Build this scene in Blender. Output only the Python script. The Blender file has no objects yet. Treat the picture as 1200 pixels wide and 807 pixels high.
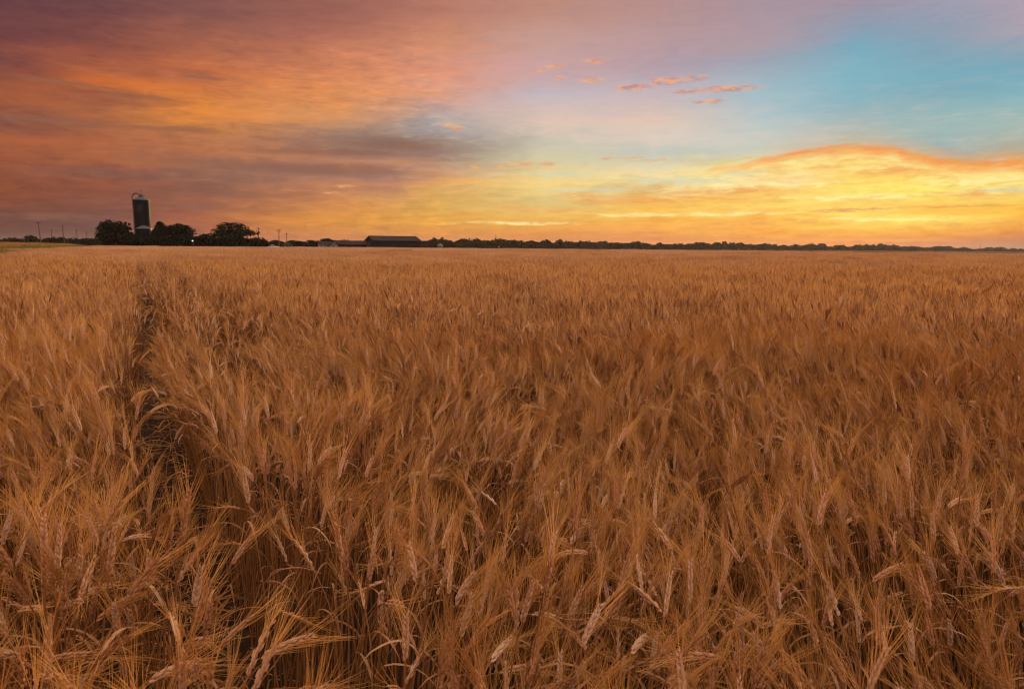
import bpy, math, random
import numpy as np
from mathutils import Vector, Matrix, Euler

random.seed(7)
S = bpy.context.scene
COL = S.collection
R = math.radians

# ------------------------------------------------------------------ camera
CAM_Z = 1.38
FPX = 830.0                       # focal length in photo pixels (1200 wide)
cam_d = bpy.data.cameras.new('camera')
cam_d.sensor_width = 36.0
cam_d.lens = FPX / 1200 * 36.0
cam_d.clip_start = 0.02
cam_d.clip_end = 20000
cam_d.dof.use_dof = True
cam_d.dof.focus_distance = 2.6
cam_d.dof.aperture_fstop = 10
cam = bpy.data.objects.new('camera', cam_d)
COL.objects.link(cam)
CM = (Matrix.Translation((0, 0, CAM_Z)) @ Matrix.Rotation(R(90 - 7.81), 4, 'X')
      @ Matrix.Rotation(R(0.42), 4, 'Z'))
cam.matrix_world = CM
S.camera = cam
CR = CM.to_3x3()


def ray(px, py):
    d = CR @ Vector(((px - 600) / FPX, (403.5 - py) / FPX, -1))
    return d


def at(px, py, Y):
    """world point seen at a photo pixel, at depth Y along the ground"""
    d = ray(px, py)
    return Vector((0, 0, CAM_Z)) + d * (Y / d.y)


def on_plane(px, py, z):
    d = ray(px, py)
    return Vector((0, 0, CAM_Z)) + d * ((z - CAM_Z) / d.z)


CRi = CR.transposed()


def to_px(p):
    q = CRi @ (Vector(p) - Vector((0, 0, CAM_Z)))
    if q.z > -1e-3:
        return None
    return (600 + FPX * q.x / -q.z, 403.5 - FPX * q.y / -q.z)


# ------------------------------------------------------------------ node expression helper
class X:
    """a node socket with arithmetic"""
    def __init__(s, nt, sock):
        s.nt, s.s = nt, sock

    def m(s, op, *a):
        n = s.nt.nodes.new('ShaderNodeMath')
        n.operation = op
        for i, v in enumerate((s,) + a):
            if isinstance(v, X):
                s.nt.links.new(v.s, n.inputs[i])
            else:
                n.inputs[i].default_value = v
        return X(s.nt, n.outputs[0])
    def __add__(s, o): return s.m('ADD', o)
    def __sub__(s, o): return s.m('SUBTRACT', o)
    def __mul__(s, o): return s.m('MULTIPLY', o)
    def __truediv__(s, o): return s.m('DIVIDE', o)
    def max(s, o): return s.m('MAXIMUM', o)
    def min(s, o): return s.m('MINIMUM', o)

    def ss(s, a, b):
        n = s.nt.nodes.new('ShaderNodeMapRange')
        n.interpolation_type = 'SMOOTHSTEP'
        s.nt.links.new(s.s, n.inputs[0])
        n.inputs[1].default_value = a
        n.inputs[2].default_value = b
        return X(s.nt, n.outputs[0])

    def lin(s, a, b, c=0.0, d=1.0):
        n = s.nt.nodes.new('ShaderNodeMapRange')
        s.nt.links.new(s.s, n.inputs[0])
        for i, v in enumerate((a, b, c, d)):
            n.inputs[i + 1].default_value = v
        return X(s.nt, n.outputs[0])


def comb(nt, x, y, z):
    n = nt.nodes.new('ShaderNodeCombineXYZ')
    for i, v in enumerate((x, y, z)):
        if isinstance(v, X):
            nt.links.new(v.s, n.inputs[i])
        else:
            n.inputs[i].default_value = v
    return X(nt, n.outputs[0])


def noise(nt, vec, scale, detail=4, rough=0.55, dist=0.0):
    n = nt.nodes.new('ShaderNodeTexNoise')
    if vec is not None:
        nt.links.new(vec.s, n.inputs['Vector'])
    n.inputs['Scale'].default_value = scale
    n.inputs['Detail'].default_value = detail
    n.inputs['Roughness'].default_value = rough
    n.inputs['Distortion'].default_value = dist
    return X(nt, n.outputs['Fac'])


def mixc(nt, f, a, b, mode='MIX'):
    n = nt.nodes.new('ShaderNodeMix')
    n.data_type = 'RGBA'
    n.blend_type = mode
    for sock, v in ((n.inputs[0], f), (n.inputs[6], a), (n.inputs[7], b)):
        if isinstance(v, X):
            nt.links.new(v.s, sock)
        elif isinstance(v, (tuple, list)):
            sock.default_value = (*v, 1)[:4]
        else:
            sock.default_value = v
    return X(nt, n.outputs[2])


def ramp(nt, f, stops, interp='LINEAR'):
    n = nt.nodes.new('ShaderNodeValToRGB')
    cr = n.color_ramp
    cr.interpolation = interp
    while len(cr.elements) < len(stops):
        cr.elements.new(0.5)
    for e, (p, c) in zip(cr.elements, stops):
        e.position = p
    for e, (p, c) in zip(cr.elements, stops):
        e.color = (*c, 1)
    if f is not None:
        nt.links.new(f.s, n.inputs[0])
    return X(nt, n.outputs[0])


def lin(c):
    c = np.asarray(c, float) / 255.0
    return np.where(c <= 0.04045, c / 12.92, ((c + 0.055) / 1.055) ** 2.4)


# ------------------------------------------------------------------ sky (world)
SUN_AZ, SUN_EL = 24.5, 4.0
W = bpy.data.worlds.new('World')
S.world = W
W.use_nodes = True
nt = W.node_tree
nt.nodes.clear()
SKYROWS = [  # sunset colours across the sky, row by row upwards along twelve bearings
 (27, [(10,98,62,68),(50,118,68,66),(85,112,67,66),(100,160,87,58),(120,165,89,56),(140,128,80,66),(165,160,90,62),(190,150,82,58),(215,140,78,56),(237,140,77,52),(246,118,70,58),(260,108,68,60),(286,92,60,56)]),
 (130,[(10,115,72,72),(50,136,78,68),(80,182,100,66),(100,200,108,54),(117,156,92,68),(140,168,101,68),(165,172,99,66),(188,165,98,66),(202,132,86,74),(215,146,84,62),(240,128,80,68),(262,112,76,70),(286,112,76,68)]),
 (260,[(10,132,85,80),(50,162,98,78),(80,194,112,74),(100,192,112,74),(120,218,132,62),(140,222,138,64),(160,182,118,80),(175,194,120,78),(192,154,107,86),(215,142,98,82),(240,158,98,76),(262,175,100,68),(286,175,100,70)]),
 (400,[(10,154,98,86),(50,182,112,92),(85,215,135,92),(110,230,146,86),(140,204,146,104),(160,146,117,106),(178,152,115,100),(192,188,128,96),(202,148,110,98),(215,178,120,95),(240,214,140,80),(260,226,152,66),(275,205,130,75),(287,180,110,75)]),
 (460,[(10,170,110,96),(50,196,128,100),(85,220,142,106),(110,225,152,110),(138,188,152,132),(160,142,120,110),(178,152,118,104),(192,196,140,108),(202,150,115,104),(215,190,132,105),(240,218,156,84),(260,228,159,69),(275,210,136,75),(288,190,118,80)]),
 (520,[(10,184,123,106),(50,210,143,110),(85,222,150,125),(110,216,160,140),(135,178,162,158),(150,172,168,168),(167,156,128,114),(185,154,127,115),(205,212,154,118),(220,220,165,92),(240,222,172,90),(260,232,166,72),(275,215,140,75),(288,205,125,85)]),
 (640,[(10,190,138,121),(50,199,158,149),(85,205,165,165),(110,192,182,190),(140,225,195,180),(165,202,196,176),(190,215,202,162),(215,248,214,132),(235,218,192,125),(255,240,185,90),(270,228,150,72),(288,205,125,85)]),
 (760,[(10,186,144,138),(50,188,155,157),(75,180,155,165),(110,200,180,185),(140,228,195,176),(165,224,205,190),(180,190,197,186),(205,250,225,165),(220,220,203,145),(230,236,166,80),(250,255,200,90),(265,245,170,75),(280,225,140,80),(289,215,130,85)]),
 (880,[(10,168,147,157),(50,182,153,160),(70,162,160,174),(110,165,190,200),(140,185,200,200),(160,205,205,195),(180,202,206,190),(198,252,228,126),(212,250,216,160),(225,250,188,92),(240,255,213,108),(255,250,178,77),(270,252,178,75),(290,215,130,85)]),
 (1000,[(10,164,147,160),(30,138,156,177),(60,122,172,190),(90,130,181,194),(120,140,180,190),(150,175,185,180),(168,202,186,152),(177,246,164,76),(190,255,225,112),(205,252,204,90),(225,255,235,120),(240,255,212,110),(260,255,225,100),(275,250,170,75),(283,240,145,72),(291,212,125,82)]),
 (1100,[(10,150,158,178),(40,125,155,175),(80,124,175,190),(110,126,168,182),(140,155,185,185),(175,165,180,175),(187,240,165,84),(200,255,207,88),(220,255,240,115),(235,251,207,100),(245,255,184,77),(255,255,233,108),(268,250,185,75),(280,235,140,75),(291,175,120,95)]),
 (1180,[(10,180,158,170),(35,191,164,172),(55,145,160,175),(80,118,168,185),(110,130,180,190),(140,160,185,180),(160,180,185,170),(176,174,168,148),(195,248,168,74),(210,255,223,95),(225,238,207,118),(240,255,202,82),(255,250,180,70),(270,240,150,70),(280,200,125,85),(291,150,115,100)]),
]


def azel(px, py):
    d = ray(px, py).normalized()
    return math.degrees(math.atan2(d.x, d.y)), math.degrees(math.asin(d.z))


EL = np.concatenate([np.linspace(0, 8.8, 17), np.linspace(9.6, 18.4, 10)])
ELMAX = 60.0
# regrid: per photo row, colours and bearings -> colours on regular bearings
AZC = [-36, -29.5, -22.5, -14, -9.6, -6, 2.6, 11, 18.5, 25, 30.5, 36]
prof = []
for px, rows in SKYROWS:
    ae = [azel(px, r[0]) for r in rows]
    e = np.array([a[1] for a in ae])[::-1]
    c = np.array([lin(r[1:]) for r in rows])[::-1]
    az = np.interp(EL, e, np.array([a[0] for a in ae])[::-1])
    prof.append((az, np.stack([np.interp(EL, e, c[:, k]) for k in range(3)], 1)))
cols = []
for azc in AZC:
    out = np.zeros((len(EL), 3))
    for i in range(len(EL)):
        xs = [p[0][i] for p in prof]
        for k in range(3):
            out[i, k] = np.interp(azc, xs, [p[1][i, k] for p in prof])
    cols.append(out)
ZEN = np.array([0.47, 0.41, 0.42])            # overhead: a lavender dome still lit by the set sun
tc = nt.nodes.new('ShaderNodeTexCoord')
sep = nt.nodes.new('ShaderNodeSeparateXYZ')
nt.links.new(tc.outputs['Generated'], sep.inputs[0])
dx, dy, dz = (X(nt, sep.outputs[i]) for i in range(3))
AZ = dx.m('ARCTAN2', dy) * (180 / math.pi)
ELV = dz.m('ARCSINE') * (180 / math.pi)
base = comb(nt, AZ * (1 / 9.0), ELV * (1 / 1.5) - AZ * 0.012, 0.0)
fine = comb(nt, AZ * (1 / 2.4), ELV * (1 / 0.6) - AZ * 0.03, 3.0)
n_big = noise(nt, base, 1.0, 5, 0.6, 0.6)
n_fine = noise(nt, fine, 1.0, 6, 0.62, 0.8)
n_warp = noise(nt, comb(nt, AZ * (1 / 7.0), ELV * (1 / 2.2), 8.0), 1.0, 4, 0.55)
n_mid = noise(nt, comb(nt, AZ * (1 / 5.5) + 20.0, ELV * (1 / 1.2) - AZ * 0.02, 5.0), 1.0, 6, 0.58, 0.7)
hi = ELV.ss(0.2, 4.0)
azw = AZ + (n_big - 0.5) * (AZ.ss(12.0, -12.0) * 5.0 + 3.5) + (n_fine - 0.5) * 2.0
elw = ELV + ((n_warp - 0.5) * 1.7 + (n_fine - 0.5) * 0.8) * (hi * 0.85 + 0.15)
elf = elw.max(0.0) * (1 / ELMAX)
side_l = np.array([0.16, 0.085, 0.075])
side_r = np.array([0.30, 0.28, 0.33])
back = np.array([0.34, 0.27, 0.34])
allc = [(-180, None, back), (-100, None, side_l)] + list(zip(AZC, cols, [None] * 12)) + [(100, None, side_r), (180, None, back)]
sky = None
prev = None
for a, c, flat in allc:
    if c is None:
        st = [(0.0, flat * 0.8), (18.4 / ELMAX, flat), (1.0, ZEN)]
    else:
        st = [(e / ELMAX, c[i]) for i, e in enumerate(EL)] + [(24 / ELMAX, c[-1]), (30 / ELMAX, c[-1] * 0.5 + ZEN * 0.4), (1.0, ZEN)]
    r_ = ramp(nt, elf, [(p, tuple(float(v) for v in cc)) for p, cc in st])
    if sky is None:
        sky = r_
    else:
        sky = mixc(nt, azw.lin(prev, a), sky, r_)
    prev = a
# cloud streaks: orange crests and mauve troughs on the left bank, yellow and apricot bands on the right
bank_l = AZ.ss(0.0, -10.0) * ELV.ss(22.0, 12.0)
bank_r = AZ.ss(2.0, 14.0) * ELV.ss(7.6, 6.0)
dn = (n_mid * 0.55 + n_fine * 0.45)
n_wisp = noise(nt, comb(nt, AZ * (1 / 1.7) + 60.0, ELV * (1 / 0.36) - AZ * 0.05, 9.0), 1.0, 7, 0.64, 0.3)
dn = dn * 0.7 + n_wisp * 0.3
dark = dn.ss(0.52, 0.37)
lite = dn.ss(0.5, 0.64)
sky = mixc(nt, dark * bank_l * 0.5, sky, mixc(nt, 1.0, sky, (0.76, 0.78, 0.88), 'MULTIPLY'))
sky = mixc(nt, lite * bank_l * 0.7, sky, mixc(nt, 1.0, sky, (1.22, 1.14, 0.94), 'MULTIPLY'))
sky = mixc(nt, dark * bank_r * 0.6, sky, mixc(nt, 1.0, sky, (0.97, 0.80, 0.72), 'MULTIPLY'))
sky = mixc(nt, lite * bank_r * 0.5, sky, mixc(nt, 1.0, sky, (1.04, 1.12, 1.35), 'MULTIPLY'))
mid_w = ELV.ss(3.0, 6.0) * AZ.ss(-12.0, 0.0)
sky = mixc(nt, lite * mid_w * ELV.ss(12.5, 8.5) * 0.3, sky, (0.80, 0.56, 0.46))
sky = mixc(nt, dark * mid_w * 0.35, sky, mixc(nt, 1.0, sky, (0.80, 0.93, 1.02), 'MULTIPLY'))
# the bright cloud low on the right: a domed upper edge with an orange rim
edge_px = [(700, 232), (780, 214), (850, 194), (900, 184), (950, 175), (1000, 170.5), (1040, 173), (1070, 181), (1105, 188), (1140, 192), (1200, 189), (1260, 192)]
e_pts = [azel(*p) for p in edge_px]
ea0, ea1 = e_pts[0][0], e_pts[-1][0]
er_ = ramp(nt, AZ.lin(ea0, ea1), [((a - ea0) / (ea1 - ea0), (e_ / 10,) * 3) for a, e_ in e_pts], 'EASE')
bw = nt.nodes.new('ShaderNodeRGBToBW')
nt.links.new(er_.s, bw.inputs[0])
dist_e = X(nt, bw.outputs[0]) * 10.0 - (ELV + (n_fine - 0.5) * 0.9 + (n_wisp - 0.5) * 0.5)      # positive below the edge
inside = dist_e.ss(-0.05, 0.35) * AZ.ss(9.0, 17.0)
body = mixc(nt, (n_wisp * 0.5 + n_mid * 0.5).ss(0.36, 0.60), tuple(lin((250, 192, 106))), tuple(lin((255, 238, 160))))
sky = mixc(nt, inside * dist_e.ss(2.6, 0.6) * 0.7, sky, body)
rim = dist_e.ss(-0.25, 0.1) * dist_e.ss(0.75, 0.15) * AZ.ss(13.0, 21.0)
sky = mixc(nt, rim * (n_wisp.ss(0.3, 0.6) * 0.5 + 0.4), sky, tuple(lin((244, 150, 74))))
# small torn cumulus scraps
n_c1 = noise(nt, comb(nt, AZ * 0.9, ELV * 2.3, 1.0), 1.0, 6, 0.6)
n_c2 = noise(nt, comb(nt, AZ * 0.9 + 40.0, ELV * 2.3, 1.0), 1.0, 6, 0.6)
vaz = AZ + (n_c1 - 0.5) * 1.3
vel = ELV + (n_c2 - 0.5) * 0.55


def vmath(op, a, *c):
    n = nt.nodes.new('ShaderNodeVectorMath')
    n.operation = op
    nt.links.new(a.s, n.inputs[0])
    for i, v in enumerate(c):
        n.inputs[i + 1].default_value = v
    return X(nt, n.outputs['Value'] if op == 'LENGTH' else n.outputs[0])


def blobs(lst, vec):
    """0 at the heart of a long flat cloud, 1 at its rim"""
    dens = None
    for px, py, hw, hh in lst:
        a0, e0 = azel(px, py)
        a1, _ = azel(px + hw, py)
        _, e1 = azel(px, py - hh)
        ia, ie = 1 / abs(a1 - a0), 1 / abs(e1 - e0)
        d = vmath('LENGTH', vmath('MULTIPLY_ADD', vec, (ia, ie, 0), (-a0 * ia, -e0 * ie, 0)))
        dens = d if dens is None else dens.min(d)
    return dens


vcl = comb(nt, vaz, vel, 0.0)
vst = comb(nt, AZ + (n_mid - 0.5) * 5.0 + (n_fine - 0.5) * 3.0, ELV + (n_wisp - 0.5) * 0.55 + (n_mid - 0.5) * 0.8, 0.0)
STREAK_DARK = [(90, 99, 80, 4), (150, 113, 90, 4), (232, 91, 34, 4), (60, 142, 110, 6), (200, 152, 90, 4), (470, 170, 85, 11), (380, 178, 120, 5), (360, 198, 170, 7),
               (120, 205, 90, 5), (260, 226, 110, 6), (240, 242, 70, 4), (60, 254, 90, 5)]
STREAK_LITE = [(150, 95, 120, 6), (230, 82, 90, 4), (330, 138, 130, 9), (60, 122, 80, 4), (480, 191, 130, 2.6), (440, 216, 80, 4), (540, 212, 60, 4), (330, 256, 80, 5), (30, 165, 70, 6), (150, 190, 90, 4)]
k_d = blobs(STREAK_DARK, vst).ss(1.25, 0.2)
k_l = blobs(STREAK_LITE, vst).ss(1.25, 0.2)
k_d = k_d * (n_fine * 0.5 + n_wisp * 0.5).ss(0.30, 0.55)
k_l = k_l * (n_fine * 0.5 + n_wisp * 0.5).ss(0.62, 0.42)
sky = mixc(nt, k_d * 0.85, sky, mixc(nt, 0.7, mixc(nt, 1.0, sky, (0.78, 0.74, 0.72), 'MULTIPLY'), tuple(lin((142, 98, 80)))))
sky = mixc(nt, k_l * 0.7, sky, mixc(nt, 1.0, sky, (1.30, 1.16, 0.82), 'MULTIPLY'))
TEAL = [(800, 211, 80, 5), (650, 205, 60, 3), (870, 203, 30, 3), (700, 222, 60, 3), (1180, 222, 60, 3)]
APR = [(760, 234, 90, 3.6), (690, 229, 45, 2), (850, 224, 80, 3), (1130, 228, 70, 4), (1035, 200, 55, 7), (960, 196, 40, 3), (640, 245, 80, 3), (900, 262, 110, 4), (700, 268, 90, 3), (1120, 262, 90, 3), (1040, 281, 110, 3)]
YEL = [(920, 215, 110, 3), (1000, 231, 130, 3), (860, 250, 80, 2.4), (1040, 256, 110, 3), (760, 252, 90, 2.4), (1150, 212, 90, 4), (600, 262, 80, 2.5)]
k_t = blobs(TEAL, vst).ss(1.25, 0.25)
k_a = blobs(APR, vst).ss(1.25, 0.25)
k_y = blobs(YEL, vst).ss(1.25, 0.25)
sky = mixc(nt, k_t * 0.55, sky, tuple(lin((206, 212, 184))))
k_a = k_a * (n_fine * 0.5 + n_wisp * 0.5).ss(0.64, 0.42)
sky = mixc(nt, k_a * 0.75, sky, tuple(lin((244, 170, 96))))
k_y = k_y * (n_fine * 0.5 + n_wisp * 0.5).ss(0.34, 0.56)
sky = mixc(nt, k_y * 0.7, sky, tuple(lin((255, 240, 166))))
BIG = [(740, 102.5, 26, 4.5), (779, 95, 27, 5.5), (817, 91.5, 14, 4), (852, 104, 44, 4.2), (806, 107.5, 18, 3), (831, 119, 20, 3)]
SML = [(692, 94, 20, 3.5), (700, 71, 18, 3), (655, 92, 8, 3), (650, 78, 14, 2.5), (632, 83, 9, 2.5), (527, 147, 12, 3), (535, 150, 9, 4), (610, 192, 22, 3.5), (640, 192, 12, 3), (585, 196, 12, 2.5), (560, 195, 9, 2),
       (712, 185, 10, 2), (735, 186, 14, 2), (748, 184, 8, 2), (760, 188, 16, 2), (775, 187, 8, 2), (388, 226, 9, 1.5),
       (405, 218, 18, 1.8), (690, 234, 10, 2), (665, 226, 8, 2), (980, 247, 40, 2), (1030, 245, 30, 2)]
db = blobs(BIG, vcl)
ds = blobs(SML, vcl)
shade = noise(nt, comb(nt, AZ * 1.2, ELV * 3.2 + 0.7, 2.0), 1.0, 4, 0.6)
cb = mixc(nt, shade.ss(0.38, 0.62), tuple(lin((186, 140, 138))), tuple(lin((243, 168, 126))))
sky = mixc(nt, db.ss(1.3, 0.35) * n_c1.ss(0.30, 0.52) * 0.85, sky, cb)
cs = mixc(nt, shade.ss(0.35, 0.6), tuple(lin((222, 148, 108))), tuple(lin((246, 184, 112))))
sky = mixc(nt, ds.ss(1.3, 0.3) * n_c2.ss(0.30, 0.52) * 0.6, sky, cs)
# one long dark bar low on the right
bar = blobs([(1120, 242, 90, 1.6), (1000, 245, 60, 1.2)], vcl)
sky = mixc(nt, bar.ss(1.2, 0.2) * 0.5, sky, tuple(lin((222, 140, 84))))
crisp = ((n_wisp - 0.5) * 0.36 + (n_fine - 0.5) * 0.22) * ELV.ss(24.0, 15.0) * (bank_l.max(ELV.ss(6.5, 4.0)) * 0.7 + 0.3) + 1.0
sky = mixc(nt, 1.0, sky, comb(nt, crisp, crisp, crisp * 0.6 + 0.4), 'MULTIPLY')
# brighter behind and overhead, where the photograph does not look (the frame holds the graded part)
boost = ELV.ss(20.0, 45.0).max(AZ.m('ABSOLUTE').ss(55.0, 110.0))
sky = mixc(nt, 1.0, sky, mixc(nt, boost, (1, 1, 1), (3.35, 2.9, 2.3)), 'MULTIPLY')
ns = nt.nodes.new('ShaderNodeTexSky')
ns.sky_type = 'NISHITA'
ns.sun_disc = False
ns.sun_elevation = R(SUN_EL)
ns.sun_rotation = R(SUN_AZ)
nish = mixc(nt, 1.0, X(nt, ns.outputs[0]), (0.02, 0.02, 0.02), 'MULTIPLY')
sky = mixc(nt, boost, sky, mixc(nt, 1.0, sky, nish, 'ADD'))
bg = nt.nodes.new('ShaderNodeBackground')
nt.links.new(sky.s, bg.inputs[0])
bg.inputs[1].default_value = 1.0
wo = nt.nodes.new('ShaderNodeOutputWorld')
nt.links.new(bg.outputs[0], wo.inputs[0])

# the last warm light from the horizon
sd = bpy.data.lights.new('sun', 'SUN')
sd.energy = 5.0
sd.color = (1.0, 0.62, 0.30)
sd.angle = R(6)
sun = bpy.data.objects.new('sun', sd)
COL.objects.link(sun)
sdir = Vector((math.sin(R(SUN_AZ)) * math.cos(R(SUN_EL)), math.cos(R(SUN_AZ)) * math.cos(R(SUN_EL)), math.sin(R(SUN_EL))))
sun.rotation_euler = sdir.to_track_quat('Z', 'Y').to_euler()
sun.location = sdir * 60

S.view_settings.view_transform = 'Standard'
S.view_settings.look = 'None'
S.view_settings.exposure = 0.0
S.view_settings.gamma = 1.0
S.view_settings.use_curve_mapping = False
S.render.engine = 'CYCLES'
S.cycles.max_bounces = 4
S.cycles.diffuse_bounces = 2
S.cycles.transmission_bounces = 3
S.cycles.glossy_bounces = 2
S.cycles.volume_bounces = 0
S.cycles.use_denoising = True
S.cycles.use_adaptive_sampling = True
S.cycles.adaptive_threshold = 0.025
S.cycles.adaptive_min_samples = 40
S.cycles.pixel_filter_type = 'BLACKMAN_HARRIS'
S.cycles.filter_width = 1.05
S.cycles.sample_clamp_indirect = 3
S.cycles.sample_clamp_direct = 8
W.cycles.sampling_method = 'MANUAL'
W.cycles.sample_map_resolution = 1024


# ------------------------------------------------------------------ helpers: tags, materials, meshes
def tag(o, label=None, cat=None, group=None, kind=None):
    if label: o['label'] = label
    if cat: o['category'] = cat
    if group: o['group'] = group
    if kind: o['kind'] = kind
    return o


def empty(name, loc, rz=0.0, rx=0.0, ry=0.0):
    o = bpy.data.objects.new(name, None)
    o.empty_display_size = 0.1
    o.location = loc
    o.rotation_euler = (rx, ry, rz)
    COL.objects.link(o)
    return o


def mat(name, color, rough=0.7, metal=0.0, var=0.0, scale=3.0, bump=0.0, spec=0.3, stretch=(1, 1, 1)):
    m = bpy.data.materials.new(name)
    m.use_nodes = True
    t = m.node_tree
    b = t.nodes['Principled BSDF']
    b.inputs['Roughness'].default_value = rough
    b.inputs['Metallic'].default_value = metal
    b.inputs['Specular IOR Level'].default_value = spec
    tcn = t.nodes.new('ShaderNodeTexCoord')
    mp = t.nodes.new('ShaderNodeMapping')
    mp.inputs['Scale'].default_value = stretch
    t.links.new(tcn.outputs['Object'], mp.inputs[0])
    v = X(t, mp.outputs[0])
    f = noise(t, v, scale, 5, 0.6)
    c = ramp(t, f, [(0.3, tuple(x * (1 - var) for x in color)), (0.7, tuple(min(1, x * (1 + var)) for x in color))])
    t.links.new(c.s, b.inputs['Base Color'])
    if bump:
        bn = t.nodes.new('ShaderNodeBump')
        bn.inputs['Strength'].default_value = bump
        t.links.new(f.s, bn.inputs['Height'])
        t.links.new(bn.outputs[0], b.inputs['Normal'])
    return m


def ribbed(name, color, period=0.3, axis=0, rough=0.5, metal=0.0):
    """sheet metal with pressed ribs"""
    m = mat(name, color, rough, metal, 0.15, 0.7, 0, 0.08)
    t = m.node_tree
    b = t.nodes['Principled BSDF']
    tcn = t.nodes.new('ShaderNodeTexCoord')
    sp = t.nodes.new('ShaderNodeSeparateXYZ')
    t.links.new(tcn.outputs['Object'], sp.inputs[0])
    w_ = (X(t, sp.outputs[axis]) * (2 * math.pi / period)).m('SINE')
    bn = t.nodes.new('ShaderNodeBump')
    bn.inputs['Strength'].default_value = 0.5
    bn.inputs['Distance'].default_value = 0.04
    t.links.new(w_.s, bn.inputs['Height'])
    t.links.new(bn.outputs[0], b.inputs['Normal'])
    return m


def straw(name, stops, transl=0.3, rough=0.7, spec=0.08):
    m = bpy.data.materials.new(name)
    m.use_nodes = True
    t = m.node_tree
    b = t.nodes['Principled BSDF']
    at_ = t.nodes.new('ShaderNodeAttribute')
    at_.attribute_name = 'tint'
    oi = t.nodes.new('ShaderNodeObjectInfo')
    tcn = t.nodes.new('ShaderNodeTexCoord')
    nz = noise(t, X(t, tcn.outputs['Object']), 60.0, 2)
    f = X(t, at_.outputs['Fac']) * 0.62 + X(t, oi.outputs['Random']) * 0.36 - 0.065 + (nz - 0.5) * 0.35 + 0.075
    c = ramp(t, f, stops)
    t.links.new(c.s, b.inputs['Base Color'])
    b.inputs['Roughness'].default_value = rough
    b.inputs['Specular IOR Level'].default_value = spec
    if transl:
        tr = t.nodes.new('ShaderNodeBsdfTranslucent')
        t.links.new(c.s, tr.inputs[0])
        mx = t.nodes.new('ShaderNodeMixShader')
        mx.inputs[0].default_value = transl
        t.links.new(b.outputs[0], mx.inputs[1])
        t.links.new(tr.outputs[0], mx.inputs[2])
        out = t.nodes['Material Output']
        t.links.new(mx.outputs[0], out.inputs[0])
    return m


M = {}
M['ear'] = straw('wheat_ear', [(0.0, (0.22, 0.095, 0.04)), (0.35, (0.40, 0.18, 0.075)), (0.7, (0.55, 0.32, 0.18)), (1.0, (0.66, 0.44, 0.30))], 0.1, 0.6, 0.12)
M['awn'] = straw('wheat_awn', [(0.0, (0.32, 0.14, 0.035)), (0.5, (0.62, 0.32, 0.085)), (1.0, (0.76, 0.46, 0.16))], 0.32)
M['stalk'] = straw('wheat_stalk', [(0.0, (0.14, 0.055, 0.016)), (0.5, (0.27, 0.115, 0.036)), (1.0, (0.42, 0.21, 0.08))], 0.05)
M['blade'] = straw('wheat_leaf', [(0.0, (0.22, 0.10, 0.05)), (0.6, (0.42, 0.22, 0.10)), (0.93, (0.55, 0.36, 0.2)), (1.0, (0.10, 0.16, 0.03))], 0.3)
WM = [M['ear'], M['awn'], M['stalk'], M['blade']]
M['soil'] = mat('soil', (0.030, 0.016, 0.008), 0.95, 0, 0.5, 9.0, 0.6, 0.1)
M['stubble'] = mat('dry_ground', (0.15, 0.078, 0.034), 1.0, 0, 0.3, 0.05, 0.0, 0.0)
M['lawn'] = mat('rough_lawn', (0.035, 0.035, 0.012), 0.95, 0, 0.4, 0.4, 0.4, 0.1)
M['verge'] = mat('verge_earth', (0.20, 0.13, 0.05), 0.95, 0, 0.5, 1.2, 0.4, 0.1)
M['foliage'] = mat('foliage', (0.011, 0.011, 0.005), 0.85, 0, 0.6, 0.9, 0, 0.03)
M['foliage2'] = mat('foliage_far', (0.024, 0.019, 0.010), 0.9, 0, 0.5, 0.5, 0, 0.03)
M['foliage3'] = mat('foliage_olive', (0.07, 0.075, 0.02), 0.75, 0, 0.5, 0.9, 0, 0.15)
M['bark'] = mat('bark', (0.05, 0.035, 0.025), 0.9, 0, 0.4, 6, 0.4, 0.1, (1, 1, 0.2))
M['wood'] = mat('weathered_wood', (0.09, 0.065, 0.05), 0.85, 0, 0.3, 4, 0.3, 0.1, (1, 1, 0.1))
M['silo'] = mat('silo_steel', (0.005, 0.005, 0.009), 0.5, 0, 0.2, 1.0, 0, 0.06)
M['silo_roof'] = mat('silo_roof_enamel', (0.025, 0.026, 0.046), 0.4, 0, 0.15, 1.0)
M['dark_metal'] = mat('dark_metal', (0.05, 0.05, 0.055), 0.5, 0.6, 0.2, 3)
M['galv'] = mat('galvanised_steel', (0.42, 0.40, 0.38), 0.4, 0.7, 0.2, 2)
M['ladder_sunlit'] = mat('ladder_sunset_glow', (0.40, 0.19, 0.035), 0.5, 0, 0.2, 2)  # sunset glow on the silo's right edge, painted into the ladder's base colour
M['white_mark'] = mat('faded_white_paint', (0.035, 0.035, 0.04), 0.6, 0, 0.3, 2)
M['barn_wall'] = ribbed('barn_sheet', (0.016, 0.011, 0.012), 0.35, 0, 0.8)
M['barn_roof'] = ribbed('barn_roof_sheet', (0.030, 0.020, 0.023), 0.35, 0, 0.8)
M['white'] = mat('white_paint', (0.17, 0.165, 0.19), 0.6, 0, 0.1, 1.5)
M['shed_roof'] = ribbed('shed_roof_sheet', (0.028, 0.019, 0.021), 0.3, 0, 0.8)
M['brown'] = mat('brown_boards', (0.10, 0.05, 0.03), 0.8, 0, 0.3, 2)
M['red'] = mat('red_paint', (0.30, 0.03, 0.015), 0.5, 0, 0.15, 3)
M['car_white'] = mat('car_white', (0.70, 0.71, 0.76), 0.25, 0, 0.03, 1, 0, 0.5)
M['car_blue'] = mat('car_blue_grey', (0.16, 0.18, 0.30), 0.25, 0, 0.03, 1, 0, 0.5)
M['glass'] = mat('dark_glass', (0.02, 0.024, 0.03), 0.1, 0, 0.0, 1, 0, 0.6)
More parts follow.
